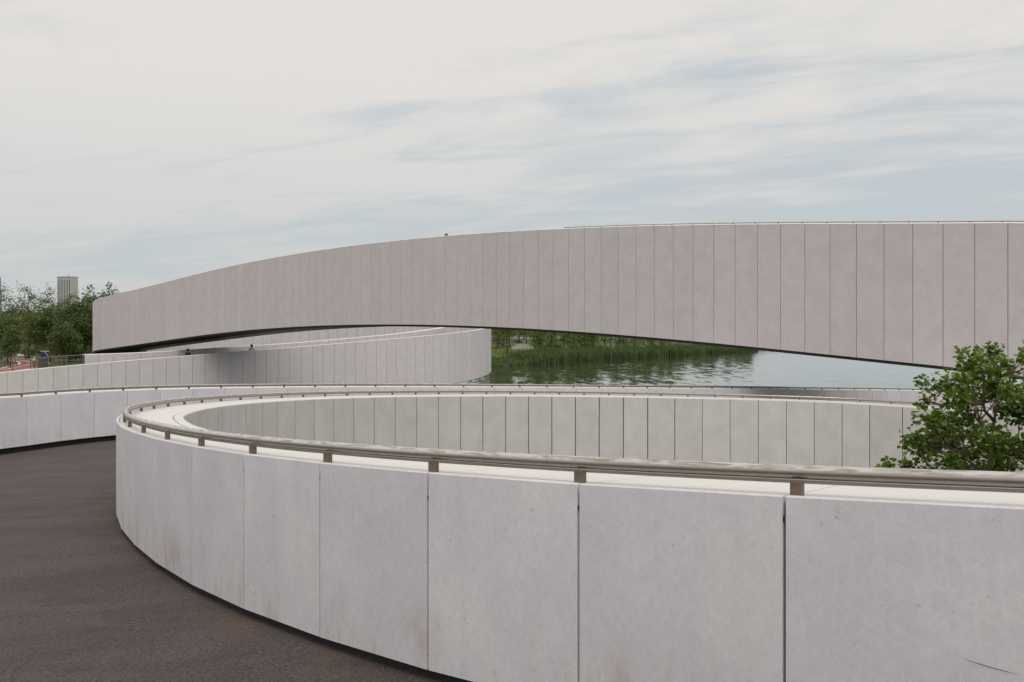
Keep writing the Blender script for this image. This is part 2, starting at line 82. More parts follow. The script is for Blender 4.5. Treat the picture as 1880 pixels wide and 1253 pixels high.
# ------------------------------------------------------------------ surveyed centre lines of the four ribbons (metres; z from the eye)
TAB={"hair":{"s0":-7.719,"step":0.465,"X":[7.994,7.542,7.092,6.646,6.204,5.765,5.33,4.899,4.473,4.051,3.635,3.224,2.819,2.419,2.025,1.637,1.254,0.877,0.506,0.144,-0.21,-0.553,-0.885,-1.205,-1.514,-1.81,-2.094,-2.365,-2.623,-2.87,-3.106,-3.334,-3.553,-3.762,-3.959,-4.144,-4.32,-4.49,-4.651,-4.8,-4.93,-5.041,-5.136,-5.22,-5.293,-5.356,-5.407,-5.443,-5.465,-5.472,-5.466,-5.445,-5.411,-5.364,-5.305,-5.232,-5.146,-5.048,-4.936,-4.812,-4.675,-4.525,-4.362,-4.187,-3.999,-3.798,-3.586,-3.361,-3.124,-2.875,-2.615,-2.343,-2.06,-1.767,-1.462,-1.148,-0.823,-0.488,-0.144,0.21,0.572,0.943,1.321,1.708,2.101,2.502,2.909,3.322,3.741,4.166,4.596,5.03,5.469,5.911,6.358,6.808,7.26,7.715,8.173,8.634,9.098,9.563,10.027,10.486,10.936,11.37,11.782,12.185,12.584,12.978,13.367,13.75,14.129,14.502,14.869,15.23,15.586,15.935,16.278,16.615,16.946,17.269,17.586,17.897,18.2,18.496,18.785,19.066,19.34,19.607],"Y":[0.562,0.671,0.791,0.922,1.065,1.218,1.383,1.558,1.744,1.94,2.147,2.365,2.592,2.83,3.077,3.333,3.597,3.869,4.15,4.441,4.743,5.057,5.382,5.719,6.067,6.425,6.794,7.172,7.558,7.953,8.353,8.758,9.168,9.584,10.005,10.431,10.862,11.295,11.731,12.172,12.618,13.069,13.525,13.982,14.441,14.902,15.364,15.828,16.292,16.757,17.222,17.687,18.15,18.613,19.074,19.533,19.99,20.445,20.896,21.344,21.788,22.229,22.664,23.095,23.52,23.94,24.353,24.76,25.16,25.553,25.939,26.316,26.685,27.046,27.397,27.739,28.072,28.395,28.707,29.009,29.301,29.582,29.851,30.11,30.358,30.594,30.818,31.031,31.233,31.422,31.6,31.766,31.92,32.062,32.193,32.311,32.417,32.512,32.592,32.653,32.688,32.694,32.663,32.592,32.475,32.309,32.094,31.863,31.624,31.376,31.121,30.859,30.588,30.31,30.025,29.733,29.433,29.126,28.812,28.492,28.165,27.831,27.491,27.144,26.792,26.433,26.069,25.699,25.323,24.942],"zt":[-0.318,-0.334,-0.35,-0.367,-0.383,-0.399,-0.415,-0.432,-0.448,-0.464,-0.481,-0.497,-0.513,-0.529,-0.546,-0.565,-0.584,-0.602,-0.62,-0.638,-0.654,-0.671,-0.687,-0.703,-0.719,-0.734,-0.749,-0.764,-0.779,-0.794,-0.808,-0.823,-0.837,-0.851,-0.866,-0.88,-0.895,-0.909,-0.923,-0.938,-0.952,-0.967,-0.982,-0.997,-1.012,-1.027,-1.042,-1.057,-1.073,-1.089,-1.104,-1.12,-1.136,-1.153,-1.169,-1.186,-1.202,-1.219,-1.236,-1.253,-1.27,-1.288,-1.305,-1.323,-1.341,-1.358,-1.376,-1.394,-1.412,-1.431,-1.449,-1.467,-1.486,-1.504,-1.522,-1.541,-1.559,-1.578,-1.596,-1.614,-1.633,-1.651,-1.669,-1.688,-1.706,-1.724,-1.742,-1.76,-1.777,-1.795,-1.812,-1.83,-1.847,-1.864,-1.881,-1.897,-1.914,-1.93,-1.946,-1.962,-1.978,-1.993,-2.008,-2.023,-2.038,-2.052,-2.066,-2.081,-2.095,-2.11,-2.124,-2.138,-2.153,-2.167,-2.182,-2.196,-2.21,-2.225,-2.239,-2.254,-2.268,-2.282,-2.297,-2.311,-2.326,-2.34,-2.354,-2.369,-2.383,-2.398],"zb":[-1.294,-1.311,-1.327,-1.343,-1.359,-1.376,-1.392,-1.408,-1.424,-1.441,-1.457,-1.473,-1.49,-1.506,-1.522,-1.542,-1.561,-1.579,-1.597,-1.614,-1.631,-1.648,-1.664,-1.68,-1.695,-1.711,-1.726,-1.741,-1.755,-1.77,-1.785,-1.799,-1.814,-1.828,-1.842,-1.857,-1.871,-1.885,-1.9,-1.914,-1.929,-1.944,-1.958,-1.973,-1.988,-2.003,-2.019,-2.034,-2.049,-2.065,-2.081,-2.097,-2.113,-2.129,-2.146,-2.162,-2.179,-2.196,-2.213,-2.23,-2.247,-2.264,-2.282,-2.299,-2.317,-2.335,-2.353,-2.371,-2.389,-2.407,-2.425,-2.444,-2.462,-2.48,-2.499,-2.517,-2.536,-2.554,-2.573,-2.591,-2.609,-2.628,-2.646,-2.664,-2.682,-2.7,-2.718,-2.736,-2.754,-2.771,-2.789,-2.806,-2.823,-2.84,-2.857,-2.874,-2.89,-2.907,-2.923,-2.938,-2.954,-2.969,-2.985,-2.999,-3.014,-3.029,-3.043,-3.057,-3.072,-3.086,-3.1,-3.115,-3.129,-3.144,-3.158,-3.172,-3.187,-3.201,-3.216,-3.23,-3.245,-3.259,-3.273,-3.288,-3.302,-3.317,-3.331,-3.345,-3.36,-3.374]},"outer":{"s0":-39.14,"step":0.515,"X":[12.031,11.516,11.001,10.486,9.972,9.459,8.947,8.436,7.927,7.42,6.915,6.412,5.912,5.415,4.921,4.43,3.943,3.46,2.981,2.506,2.036,1.571,1.111,0.657,0.207,-0.236,-0.673,-1.104,-1.529,-1.947,-2.358,-2.762,-3.159,-3.548,-3.93,-4.304,-4.669,-5.027,-5.376,-5.716,-6.048,-6.37,-6.684,-6.988,-7.283,-7.568,-7.844,-8.109,-8.365,-8.611,-8.846,-9.071,-9.285,-9.489,-9.682,-9.865,-10.036,-10.197,-10.346,-10.485,-10.612,-10.728,-10.832,-10.926,-11.008,-11.078,-11.137,-11.184,-11.22,-11.241,-11.244,-11.229,-11.196,-11.145,-11.076,-10.989,-10.885,-10.763,-10.623,-10.466,-10.292,-10.101,-9.894,-9.671,-9.431,-9.176,-8.905,-8.62,-8.321,-8.008,-7.682,-7.344,-6.994,-6.633,-6.261,-5.879,-5.487,-5.086,-4.676,-4.258,-3.832,-3.398,-2.959,-2.513,-2.063,-1.609,-1.152,-0.692,-0.23,0.234,0.699,1.164,1.629,2.093,2.556,3.018,3.477,3.933,4.387,4.837,5.286,5.731,6.175,6.616,7.056,7.493,7.929,8.364,8.798,9.23,9.662,10.093,10.524,10.954,11.385,11.815,12.245,12.674,13.103,13.532,13.961,14.389,14.817,15.244,15.671,16.097,16.523,16.948,17.373,17.797,18.22,18.643,19.065,19.486,19.906,20.326,20.745,21.163,21.583,22.003,22.424,22.846,23.269,23.692,24.116,24.541,24.966,25.392,25.819,26.247,26.675,27.104,27.534,27.964,28.395,28.827,29.26,29.693,30.127,30.562,30.997,31.433,31.87,32.307,32.745],"Y":[-4.26,-4.263,-4.255,-4.235,-4.204,-4.161,-4.106,-4.04,-3.962,-3.873,-3.773,-3.661,-3.538,-3.404,-3.258,-3.102,-2.934,-2.756,-2.567,-2.367,-2.156,-1.935,-1.703,-1.462,-1.21,-0.948,-0.676,-0.394,-0.103,0.198,0.508,0.827,1.156,1.493,1.839,2.193,2.556,2.927,3.305,3.692,4.086,4.487,4.896,5.311,5.733,6.162,6.597,7.038,7.486,7.938,8.396,8.86,9.328,9.801,10.278,10.76,11.245,11.735,12.227,12.723,13.222,13.724,14.228,14.735,15.243,15.754,16.265,16.778,17.292,17.806,18.321,18.836,19.35,19.862,20.373,20.88,21.384,21.885,22.38,22.871,23.356,23.834,24.305,24.769,25.225,25.672,26.111,26.539,26.959,27.368,27.767,28.155,28.533,28.9,29.256,29.601,29.935,30.258,30.57,30.87,31.16,31.438,31.706,31.965,32.215,32.458,32.695,32.926,33.153,33.377,33.6,33.821,34.042,34.265,34.49,34.719,34.952,35.191,35.435,35.684,35.938,36.196,36.457,36.723,36.991,37.263,37.537,37.813,38.091,38.37,38.651,38.933,39.215,39.498,39.781,40.064,40.348,40.632,40.916,41.201,41.487,41.773,42.06,42.347,42.636,42.925,43.214,43.505,43.796,44.089,44.382,44.676,44.971,45.268,45.565,45.864,46.164,46.463,46.762,47.06,47.356,47.652,47.946,48.24,48.532,48.823,49.113,49.403,49.691,49.978,50.264,50.549,50.832,51.115,51.397,51.677,51.957,52.235,52.513,52.789,53.064,53.338,53.611,53.883,54.154],"zt":[-0.333,-0.346,-0.359,-0.372,-0.384,-0.397,-0.41,-0.423,-0.436,-0.449,-0.462,-0.475,-0.487,-0.5,-0.513,-0.526,-0.539,-0.552,-0.565,-0.578,-0.59,-0.603,-0.616,-0.629,-0.642,-0.655,-0.668,-0.681,-0.693,-0.706,-0.719,-0.732,-0.745,-0.758,-0.771,-0.784,-0.796,-0.809,-0.822,-0.835,-0.848,-0.861,-0.874,-0.887,-0.899,-0.912,-0.925,-0.938,-0.951,-0.964,-0.977,-0.99,-1.002,-1.015,-1.028,-1.041,-1.054,-1.067,-1.08,-1.093,-1.105,-1.118,-1.131,-1.144,-1.157,-1.17,-1.183,-1.196,-1.208,-1.216,-1.224,-1.233,-1.241,-1.249,-1.258,-1.267,-1.276,-1.285,-1.284,-1.283,-1.284,-1.288,-1.294,-1.302,-1.31,-1.32,-1.331,-1.343,-1.355,-1.368,-1.381,-1.395,-1.408,-1.422,-1.436,-1.45,-1.464,-1.477,-1.491,-1.505,-1.518,-1.532,-1.546,-1.559,-1.573,-1.586,-1.6,-1.613,-1.627,-1.64,-1.654,-1.668,-1.682,-1.696,-1.711,-1.725,-1.74,-1.755,-1.77,-1.785,-1.801,-1.817,-1.832,-1.849,-1.865,-1.881,-1.898,-1.915,-1.932,-1.949,-1.966,-1.983,-2.001,-2.018,-2.035,-2.053,-2.07,-2.088,-2.105,-2.123,-2.14,-2.158,-2.176,-2.194,-2.212,-2.23,-2.249,-2.269,-2.289,-2.309,-2.33,-2.35,-2.371,-2.392,-2.413,-2.434,-2.456,-2.476,-2.497,-2.517,-2.538,-2.559,-2.579,-2.6,-2.62,-2.641,-2.662,-2.682,-2.703,-2.723,-2.744,-2.765,-2.785,-2.806,-2.826,-2.847,-2.868,-2.888,-2.909,-2.929,-2.95,-2.971,-2.991,-3.012,-3.032],"zb":[-1.414,-1.427,-1.44,-1.453,-1.466,-1.479,-1.492,-1.505,-1.517,-1.53,-1.543,-1.556,-1.569,-1.582,-1.595,-1.608,-1.62,-1.633,-1.646,-1.659,-1.672,-1.685,-1.698,-1.711,-1.723,-1.736,-1.749,-1.762,-1.775,-1.788,-1.801,-1.814,-1.826,-1.839,-1.852,-1.865,-1.878,-1.891,-1.904,-1.917,-1.929,-1.942,-1.955,-1.968,-1.981,-1.994,-2.007,-2.02,-2.032,-2.045,-2.058,-2.071,-2.084,-2.097,-2.11,-2.123,-2.135,-2.148,-2.161,-2.174,-2.187,-2.2,-2.213,-2.226,-2.238,-2.251,-2.264,-2.277,-2.29,-2.298,-2.306,-2.314,-2.322,-2.331,-2.339,-2.348,-2.357,-2.366,-2.365,-2.364,-2.366,-2.37,-2.376,-2.383,-2.392,-2.402,-2.413,-2.424,-2.437,-2.449,-2.463,-2.476,-2.49,-2.503,-2.517,-2.531,-2.545,-2.559,-2.573,-2.586,-2.6,-2.614,-2.627,-2.641,-2.654,-2.668,-2.681,-2.695,-2.708,-2.722,-2.736,-2.75,-2.764,-2.778,-2.792,-2.807,-2.821,-2.836,-2.851,-2.867,-2.882,-2.898,-2.914,-2.93,-2.946,-2.963,-2.98,-2.996,-3.013,-3.03,-3.048,-3.065,-3.082,-3.099,-3.117,-3.134,-3.152,-3.169,-3.187,-3.204,-3.222,-3.239,-3.257,-3.275,-3.293,-3.312,-3.331,-3.35,-3.37,-3.391,-3.411,-3.432,-3.453,-3.474,-3.495,-3.516,-3.537,-3.558,-3.578,-3.599,-3.62,-3.64,-3.661,-3.681,-3.702,-3.723,-3.743,-3.764,-3.784,-3.805,-3.826,-3.846,-3.867,-3.887,-3.908,-3.929,-3.949,-3.97,-3.99,-4.011,-4.032,-4.052,-4.073,-4.093,-4.114]},"bridge":{"s0":-30.0,"step":1.0,"X":[37.817,36.961,36.111,35.268,34.432,33.602,32.779,31.962,31.153,30.351,29.556,28.768,27.988,27.215,26.451,25.693,24.944,24.203,23.47,22.745,22.028,21.32,20.62,19.929,19.247,18.569,17.892,17.216,16.541,15.866,15.192,14.518,13.846,13.174,12.504,11.834,11.165,10.497,9.83,9.164,8.499,7.835,7.172,6.509,5.847,5.185,4.523,3.862,3.2,2.539,1.877,1.215,0.553,-0.109,-0.772,-1.435,-2.098,-2.76,-3.423,-4.086,-4.749,-5.411,-6.074,-6.736,-7.397,-8.059,-8.72,-9.381,-10.041,-10.7,-11.36,-12.018,-12.676,-13.333,-13.989,-14.645,-15.3,-15.954,-16.607,-17.259,-17.911,-18.561,-19.211,-19.86,-20.509,-21.156,-21.803,-22.449,-23.095,-23.742,-24.389,-25.039,-25.691,-26.346,-27.005,-27.668,-28.337,-29.011,-29.691,-30.377,-31.068,-31.76,-32.45,-33.137,-33.816,-34.487,-35.144,-35.786,-36.41,-37.011,-37.587,-38.134,-38.651,-39.136,-39.589,-40.008,-40.392,-40.74,-41.051,-41.324,-41.558,-41.752,-41.906,-42.018,-42.088,-42.117,-42.103,-42.048,-41.951,-41.812,-41.632,-41.411,-41.149,-40.847,-40.505,-40.076,-39.526,-38.865,-38.105,-37.263,-36.353,-35.395,-34.407],"Y":[11.009,11.526,12.054,12.592,13.14,13.698,14.265,14.843,15.43,16.027,16.634,17.25,17.876,18.511,19.155,19.808,20.47,21.141,21.821,22.51,23.207,23.913,24.628,25.351,26.082,26.817,27.553,28.29,29.027,29.765,30.504,31.243,31.984,32.724,33.466,34.209,34.952,35.696,36.441,37.187,37.934,38.682,39.43,40.179,40.928,41.678,42.428,43.178,43.928,44.678,45.428,46.177,46.926,47.675,48.424,49.173,49.922,50.671,51.42,52.168,52.917,53.666,54.416,55.165,55.915,56.665,57.415,58.166,58.917,59.668,60.42,61.173,61.926,62.68,63.435,64.19,64.946,65.702,66.459,67.217,67.976,68.735,69.495,70.256,71.017,71.779,72.542,73.305,74.068,74.831,75.593,76.354,77.112,77.867,78.619,79.368,80.112,80.85,81.583,82.311,83.034,83.756,84.479,85.206,85.94,86.682,87.435,88.202,88.984,89.783,90.6,91.437,92.293,93.168,94.059,94.967,95.89,96.828,97.778,98.74,99.712,100.693,101.681,102.675,103.672,104.672,105.672,106.67,107.665,108.655,109.639,110.614,111.579,112.532,113.472,114.375,115.209,115.957,116.607,117.144,117.558,117.841,117.988],"zt":[0.67,0.76,0.85,0.94,1.03,1.12,1.21,1.3,1.39,1.48,1.57,1.66,1.75,1.84,1.93,2.02,2.11,2.2,2.29,2.38,2.47,2.56,2.65,2.74,2.83,2.955,3.077,3.195,3.31,3.421,3.529,3.61,3.692,3.774,3.856,3.939,4.02,4.101,4.181,4.259,4.336,4.411,4.484,4.555,4.623,4.689,4.753,4.813,4.871,4.926,4.978,5.027,5.073,5.117,5.157,5.194,5.228,5.258,5.286,5.311,5.333,5.352,5.368,5.381,5.391,5.399,5.403,5.405,5.405,5.401,5.395,5.386,5.375,5.361,5.345,5.326,5.305,5.281,5.255,5.227,5.196,5.163,5.128,5.09,5.05,5.008,4.964,4.917,4.869,4.818,4.766,4.712,4.656,4.598,4.539,4.479,4.418,4.356,4.293,4.23,4.166,4.103,4.041,3.979,3.92,3.862,3.807,3.756,3.709,3.666,3.63,3.6,3.577,3.511,3.431,3.35,3.267,3.184,3.099,3.014,2.927,2.84,2.751,2.662,2.571,2.48,2.388,2.295,2.201,2.106,2.011,1.915,1.818,1.721,1.623,1.623,1.623,1.623,1.623,1.623,1.623,1.623,1.623],"zb":[-3.956,-3.866,-3.776,-3.686,-3.596,-3.506,-3.416,-3.326,-3.236,-3.146,-3.056,-2.966,-2.876,-2.786,-2.696,-2.606,-2.516,-2.426,-2.336,-2.246,-2.156,-2.066,-1.976,-1.886,-1.796,-1.671,-1.549,-1.431,-1.316,-1.205,-1.097,-0.992,-0.891,-0.811,-0.73,-0.649,-0.568,-0.488,-0.408,-0.33,-0.253,-0.178,-0.105,-0.034,0.034,0.1,0.163,0.223,0.281,0.335,0.387,0.435,0.481,0.523,0.563,0.599,0.632,0.663,0.69,0.714,0.735,0.754,0.769,0.782,0.791,0.798,0.802,0.804,0.802,0.798,0.792,0.782,0.77,0.756,0.738,0.719,0.696,0.672,0.644,0.615,0.583,0.548,0.511,0.472,0.431,0.387,0.342,0.294,0.244,0.192,0.139,0.084,0.027,-0.031,-0.091,-0.152,-0.213,-0.276,-0.339,-0.402,-0.466,-0.529,-0.591,-0.653,-0.714,-0.773,-0.83,-0.884,-0.936,-0.984,-1.029,-1.068,-1.103,-1.165,-1.245,-1.326,-1.409,-1.492,-1.577,-1.662,-1.749,-1.836,-1.925,-2.014,-2.105,-2.196,-2.288,-2.381,-2.475,-2.57,-2.665,-2.761,-2.858,-2.955,-3.053,-3.053,-3.053,-3.053,-3.053,-3.053,-3.053,-3.053,-3.053]},"ramp":{"s0":-24.0,"step":1.0,"X":[-48.013,-47.382,-46.752,-46.121,-45.491,-44.86,-44.23,-43.599,-42.968,-42.338,-41.707,-41.077,-40.446,-39.815,-39.185,-38.554,-37.924,-37.293,-36.662,-36.032,-35.401,-34.771,-34.14,-33.506,-32.863,-32.212,-31.553,-30.886,-30.211,-29.527,-28.835,-28.134,-27.425,-26.708,-25.982,-25.25,-24.512,-23.769,-23.021,-22.27,-21.516,-20.759,-20.0,-19.239,-18.475,-17.708,-16.938,-16.166,-15.389,-14.61,-13.829,-13.047,-12.267,-11.489,-10.715,-9.947,-9.186,-8.435,-7.702,-6.998,-6.333,-5.717,-5.155,-4.649,-4.198,-3.804,-3.464,-3.174,-2.929,-2.727,-2.562,-2.431,-2.332,-2.26,-2.213,-2.187,-2.179,-2.188,-2.211,-2.274,-2.396,-2.599,-2.898,-3.291,-3.773,-4.341,-4.988,-5.707,-6.493,-7.336,-8.229,-9.162,-10.126,-11.111,-12.108,-13.106,-14.103,-15.101,-16.098,-17.096,-18.094,-19.091,-20.089,-21.086,-22.084,-23.082,-24.079,-25.077,-26.074,-27.072,-28.07,-29.067,-30.065,-31.062,-32.06,-33.057,-34.055,-35.053,-36.05,-37.048,-38.045,-39.043],"Y":[46.207,46.983,47.759,48.535,49.311,50.087,50.863,51.639,52.416,53.192,53.968,54.744,55.52,56.296,57.072,57.848,58.624,59.401,60.177,60.953,61.729,62.505,63.281,64.054,64.82,65.58,66.332,67.077,67.814,68.544,69.266,69.979,70.684,71.381,72.069,72.75,73.425,74.094,74.758,75.418,76.075,76.729,77.38,78.028,78.674,79.315,79.954,80.588,81.219,81.845,82.47,83.093,83.719,84.347,84.98,85.62,86.269,86.93,87.61,88.32,89.066,89.854,90.681,91.543,92.436,93.355,94.295,95.252,96.221,97.201,98.187,99.178,100.173,101.171,102.17,103.169,104.169,105.169,106.169,107.167,108.159,109.138,110.092,111.011,111.886,112.709,113.471,114.165,114.783,115.32,115.77,116.129,116.392,116.558,116.639,116.708,116.778,116.847,116.917,116.986,117.055,117.125,117.194,117.264,117.333,117.402,117.472,117.541,117.611,117.68,117.749,117.819,117.888,117.958,118.027,118.097,118.166,118.235,118.305,118.374,118.444,118.513],"zt":[-3.917,-3.847,-3.777,-3.707,-3.637,-3.567,-3.497,-3.427,-3.357,-3.287,-3.217,-3.147,-3.077,-3.007,-2.937,-2.867,-2.797,-2.727,-2.657,-2.587,-2.517,-2.447,-2.377,-2.287,-2.201,-2.117,-2.036,-1.958,-1.883,-1.811,-1.74,-1.671,-1.604,-1.537,-1.471,-1.406,-1.341,-1.276,-1.211,-1.146,-1.08,-1.014,-0.947,-0.88,-0.812,-0.742,-0.673,-0.602,-0.53,-0.458,-0.385,-0.311,-0.237,-0.163,-0.088,-0.013,0.062,0.137,0.211,0.285,0.358,0.43,0.501,0.569,0.636,0.701,0.763,0.823,0.879,0.931,0.98,1.024,1.063,1.098,1.126,1.149,1.164,1.172,1.172,1.222,1.272,1.302,1.332,1.362,1.392,1.422,1.452,1.482,1.512,1.542,1.572,1.602,1.632,1.662,1.677,1.677,1.677,1.677,1.677,1.677,1.677,1.677,1.677,1.677,1.677,1.677,1.677,1.677,1.677,1.677,1.677,1.677,1.677,1.677,1.677,1.677,1.677,1.677,1.677,1.677,1.677,1.677],"zb":[-8.507,-8.437,-8.367,-8.297,-8.227,-8.157,-8.087,-8.017,-7.947,-7.877,-7.807,-7.737,-7.667,-7.597,-7.527,-7.457,-7.387,-7.317,-7.247,-7.177,-7.107,-7.037,-6.967,-6.877,-6.791,-6.707,-6.626,-6.548,-6.473,-6.401,-6.33,-6.261,-6.194,-6.127,-6.061,-5.996,-5.931,-5.866,-5.801,-5.736,-5.67,-5.604,-5.537,-5.47,-5.402,-5.332,-5.263,-5.192,-5.12,-5.048,-4.975,-4.901,-4.827,-4.753,-4.678,-4.603,-4.528,-4.453,-4.379,-4.305,-4.232,-4.16,-4.089,-4.021,-3.954,-3.889,-3.827,-3.767,-3.711,-3.659,-3.61,-3.566,-3.527,-3.492,-3.464,-3.441,-3.426,-3.418,-3.418,-3.368,-3.318,-3.288,-3.258,-3.228,-3.198,-3.168,-3.138,-3.108,-3.078,-3.048,-3.018,-2.988,-2.958,-2.928,-2.913,-2.913,-2.913,-2.913,-2.913,-2.913,-2.913,-2.913,-2.913,-2.913,-2.913,-2.913,-2.913,-2.913,-2.913,-2.913,-2.913,-2.913,-2.913,-2.913,-2.913,-2.913,-2.913,-2.913,-2.913,-2.913,-2.913,-2.913]},"ramp2":{"s0":-24.0,"step":1.0,"X":[-51.661,-51.03,-50.4,-49.769,-49.138,-48.508,-47.877,-47.247,-46.616,-45.985,-45.355,-44.724,-44.094,-43.463,-42.833,-42.202,-41.571,-40.941,-40.31,-39.68,-39.049,-38.418,-37.788,-37.122,-36.448,-35.765,-35.072,-34.37,-33.659,-32.938,-32.208,-31.468,-30.719,-29.962,-29.201,-28.436,-27.669,-26.901,-26.132,-25.363,-24.595,-23.827,-23.055,-22.279,-21.5,-20.717,-19.93,-19.139,-18.343,-17.548,-16.76,-15.981,-15.211,-14.452,-13.706,-12.974,-12.258,-11.579,-10.963,-10.414,-9.938,-9.516,-9.127,-8.775,-8.459,-8.177,-7.925,-7.704,-7.511,-7.347,-7.211,-7.101,-7.015,-6.952,-6.91,-6.886,-6.879,-6.887,-6.909,-6.954,-7.043,-7.151,-7.311,-7.52,-7.777,-8.079,-8.422,-8.805,-9.222,-9.669,-10.143,-10.638,-11.149,-11.672,-12.434,-13.432,-14.429,-15.427,-16.425,-17.422,-18.42,-19.417,-20.415,-21.413,-22.41,-23.408,-24.405,-25.403,-26.401,-27.398,-28.396,-29.393,-30.391,-31.388,-32.386,-33.384,-34.381,-35.379,-36.376,-37.374,-38.372,-39.369],"Y":[49.17,49.946,50.723,51.499,52.275,53.051,53.827,54.603,55.379,56.155,56.932,57.708,58.484,59.26,60.036,60.812,61.588,62.364,63.14,63.917,64.693,65.469,66.245,67.055,67.859,68.657,69.448,70.232,71.008,71.777,72.539,73.292,74.037,74.772,75.494,76.206,76.907,77.598,78.281,78.957,79.625,80.29,80.952,81.613,82.271,82.926,83.579,84.229,84.875,85.514,86.144,86.766,87.382,87.995,88.605,89.215,89.826,90.423,90.996,91.548,92.082,92.622,93.194,93.794,94.42,95.077,95.773,96.504,97.269,98.062,98.878,99.715,100.573,101.449,102.34,103.246,104.166,105.094,106.022,106.738,107.45,107.969,108.474,108.961,109.424,109.86,110.263,110.63,110.956,111.24,111.477,111.666,111.805,111.892,111.95,112.02,112.089,112.159,112.228,112.297,112.367,112.436,112.506,112.575,112.644,112.714,112.783,112.853,112.922,112.991,113.061,113.13,113.2,113.269,113.338,113.408,113.477,113.547,113.616,113.685,113.755,113.824],"zt":[-3.414,-3.344,-3.274,-3.204,-3.134,-3.064,-2.994,-2.924,-2.854,-2.784,-2.714,-2.644,-2.574,-2.504,-2.434,-2.364,-2.294,-2.224,-2.154,-2.084,-2.014,-1.944,-1.874,-1.784,-1.698,-1.613,-1.533,-1.455,-1.38,-1.308,-1.25,-1.209,-1.183,-1.164,-1.139,-1.104,-1.063,-1.018,-0.972,-0.923,-0.867,-0.809,-0.749,-0.687,-0.626,-0.566,-0.507,-0.446,-0.381,-0.311,-0.237,-0.159,-0.081,-0.005,0.069,0.143,0.215,0.286,0.356,0.424,0.49,0.556,0.617,0.675,0.728,0.777,0.822,0.865,0.904,0.939,0.975,1.01,1.046,1.081,1.112,1.137,1.155,1.165,1.168,1.22,1.271,1.302,1.332,1.362,1.392,1.422,1.452,1.482,1.512,1.542,1.572,1.602,1.632,1.662,1.677,1.677,1.677,1.677,1.677,1.677,1.677,1.677,1.677,1.677,1.677,1.677,1.677,1.677,1.677,1.677,1.677,1.677,1.677,1.677,1.677,1.677,1.677,1.677,1.677,1.677,1.677,1.677],"zb":[-4.714,-4.644,-4.574,-4.504,-4.434,-4.364,-4.294,-4.224,-4.154,-4.084,-4.014,-3.944,-3.874,-3.804,-3.734,-3.664,-3.594,-3.524,-3.454,-3.384,-3.314,-3.244,-3.174,-3.084,-2.998,-2.913,-2.833,-2.755,-2.68,-2.608,-2.55,-2.509,-2.483,-2.464,-2.439,-2.404,-2.363,-2.318,-2.272,-2.223,-2.167,-2.109,-2.049,-1.987,-1.926,-1.866,-1.807,-1.746,-1.681,-1.611,-1.537,-1.459,-1.381,-1.305,-1.231,-1.157,-1.085,-1.014,-0.944,-0.876,-0.81,-0.744,-0.683,-0.625,-0.572,-0.523,-0.478,-0.435,-0.396,-0.361,-0.325,-0.29,-0.254,-0.219,-0.188,-0.163,-0.145,-0.135,-0.132,-0.08,-0.029,0.002,0.032,0.062,0.092,0.122,0.152,0.182,0.212,0.242,0.272,0.302,0.332,0.362,0.377,0.377,0.377,0.377,0.377,0.377,0.377,0.377,0.377,0.377,0.377,0.377,0.377,0.377,0.377,0.377,0.377,0.377,0.377,0.377,0.377,0.377,0.377,0.377,0.377,0.377,0.377,0.377]}}

class Curve:
    def __init__(self, d):
        self.s0, self.ds = d['s0'], d['step']
        self.P = np.array([d['X'], d['Y'], d['zt'], d['zb']]).T
        self.P[:, 2:] += CAMZ
        self.T = np.gradient(self.P, self.ds, axis=0)
        self.s1 = self.s0+self.ds*(len(self.P)-1)
    def at(self, s):
        s = np.atleast_1d(np.asarray(s, float))
        x = np.clip((s-self.s0)/self.ds, 0, len(self.P)-1.0001); i = x.astype(int); t = (x-i)[:, None]
        a, b, ma, mb = self.P[i], self.P[i+1], self.T[i]*self.ds, self.T[i+1]*self.ds
        p = (2*t**3-3*t**2+1)*a+(t**3-2*t**2+t)*ma+(-2*t**3+3*t**2)*b+(t**3-t**2)*mb
        dp = (6*t**2-6*t)*a+(3*t**2-4*t+1)*ma+(-6*t**2+6*t)*b+(3*t**2-2*t)*mb
        h = dp[:, :2]/np.linalg.norm(dp[:, :2], axis=1, keepdims=True)
        return p, np.stack([h[:, 1], -h[:, 0]], 1)          # point (x,y,ztop,zbottom) and unit normal to the right
HAIR, OUTER, BRIDGE, RAMP, RAMP2 = (Curve(TAB[k]) for k in ('hair', 'outer', 'bridge', 'ramp', 'ramp2'))

# ------------------------------------------------------------------ object helpers
def thing(name, label, cat, loc=(0, 0, 0), rz=0.0, group=None):
    o = bpy.data.objects.new(name, None); COL.objects.link(o); o.empty_display_size = 0.3
    o.location = loc; o.rotation_euler = (0, 0, rz); o['label'] = label; o['category'] = cat
    if group: o['group'] = group
    return o
def root_loc(p):
    while p is not None and p.parent is not None: p = p.parent
    return Vector(p.location) if p is not None else Vector((0, 0, 0))
def mesh_obj(name, verts, faces, mat, parent=None, uv=None, smooth_sh=False, kind=None, local=False, mat_idx=None):
    """verts are in world space unless local; made relative to the thing they belong to"""
    V = np.asarray(verts, float)
    if parent is not None and not local: V = V-np.array(root_loc(parent))
    me = bpy.data.meshes.new(name); me.from_pydata(V.tolist(), [], faces)
    for m in (mat if isinstance(mat, (list, tuple)) else [mat]): me.materials.append(m)
    if mat_idx is not None: me.polygons.foreach_set('material_index', mat_idx)
    if uv is not None:
        lay = me.uv_layers.new(name='UVMap'); li = np.empty(len(me.loops), int); me.loops.foreach_get('vertex_index', li)
        lay.data.foreach_set('uv', np.asarray(uv, float)[li].ravel())
    if smooth_sh: me.polygons.foreach_set('use_smooth', [True]*len(me.polygons))
    me.update()
    o = bpy.data.objects.new(name, me); COL.objects.link(o)
    if parent is not None: o.parent = parent
    if kind: o['kind'] = kind
    return o
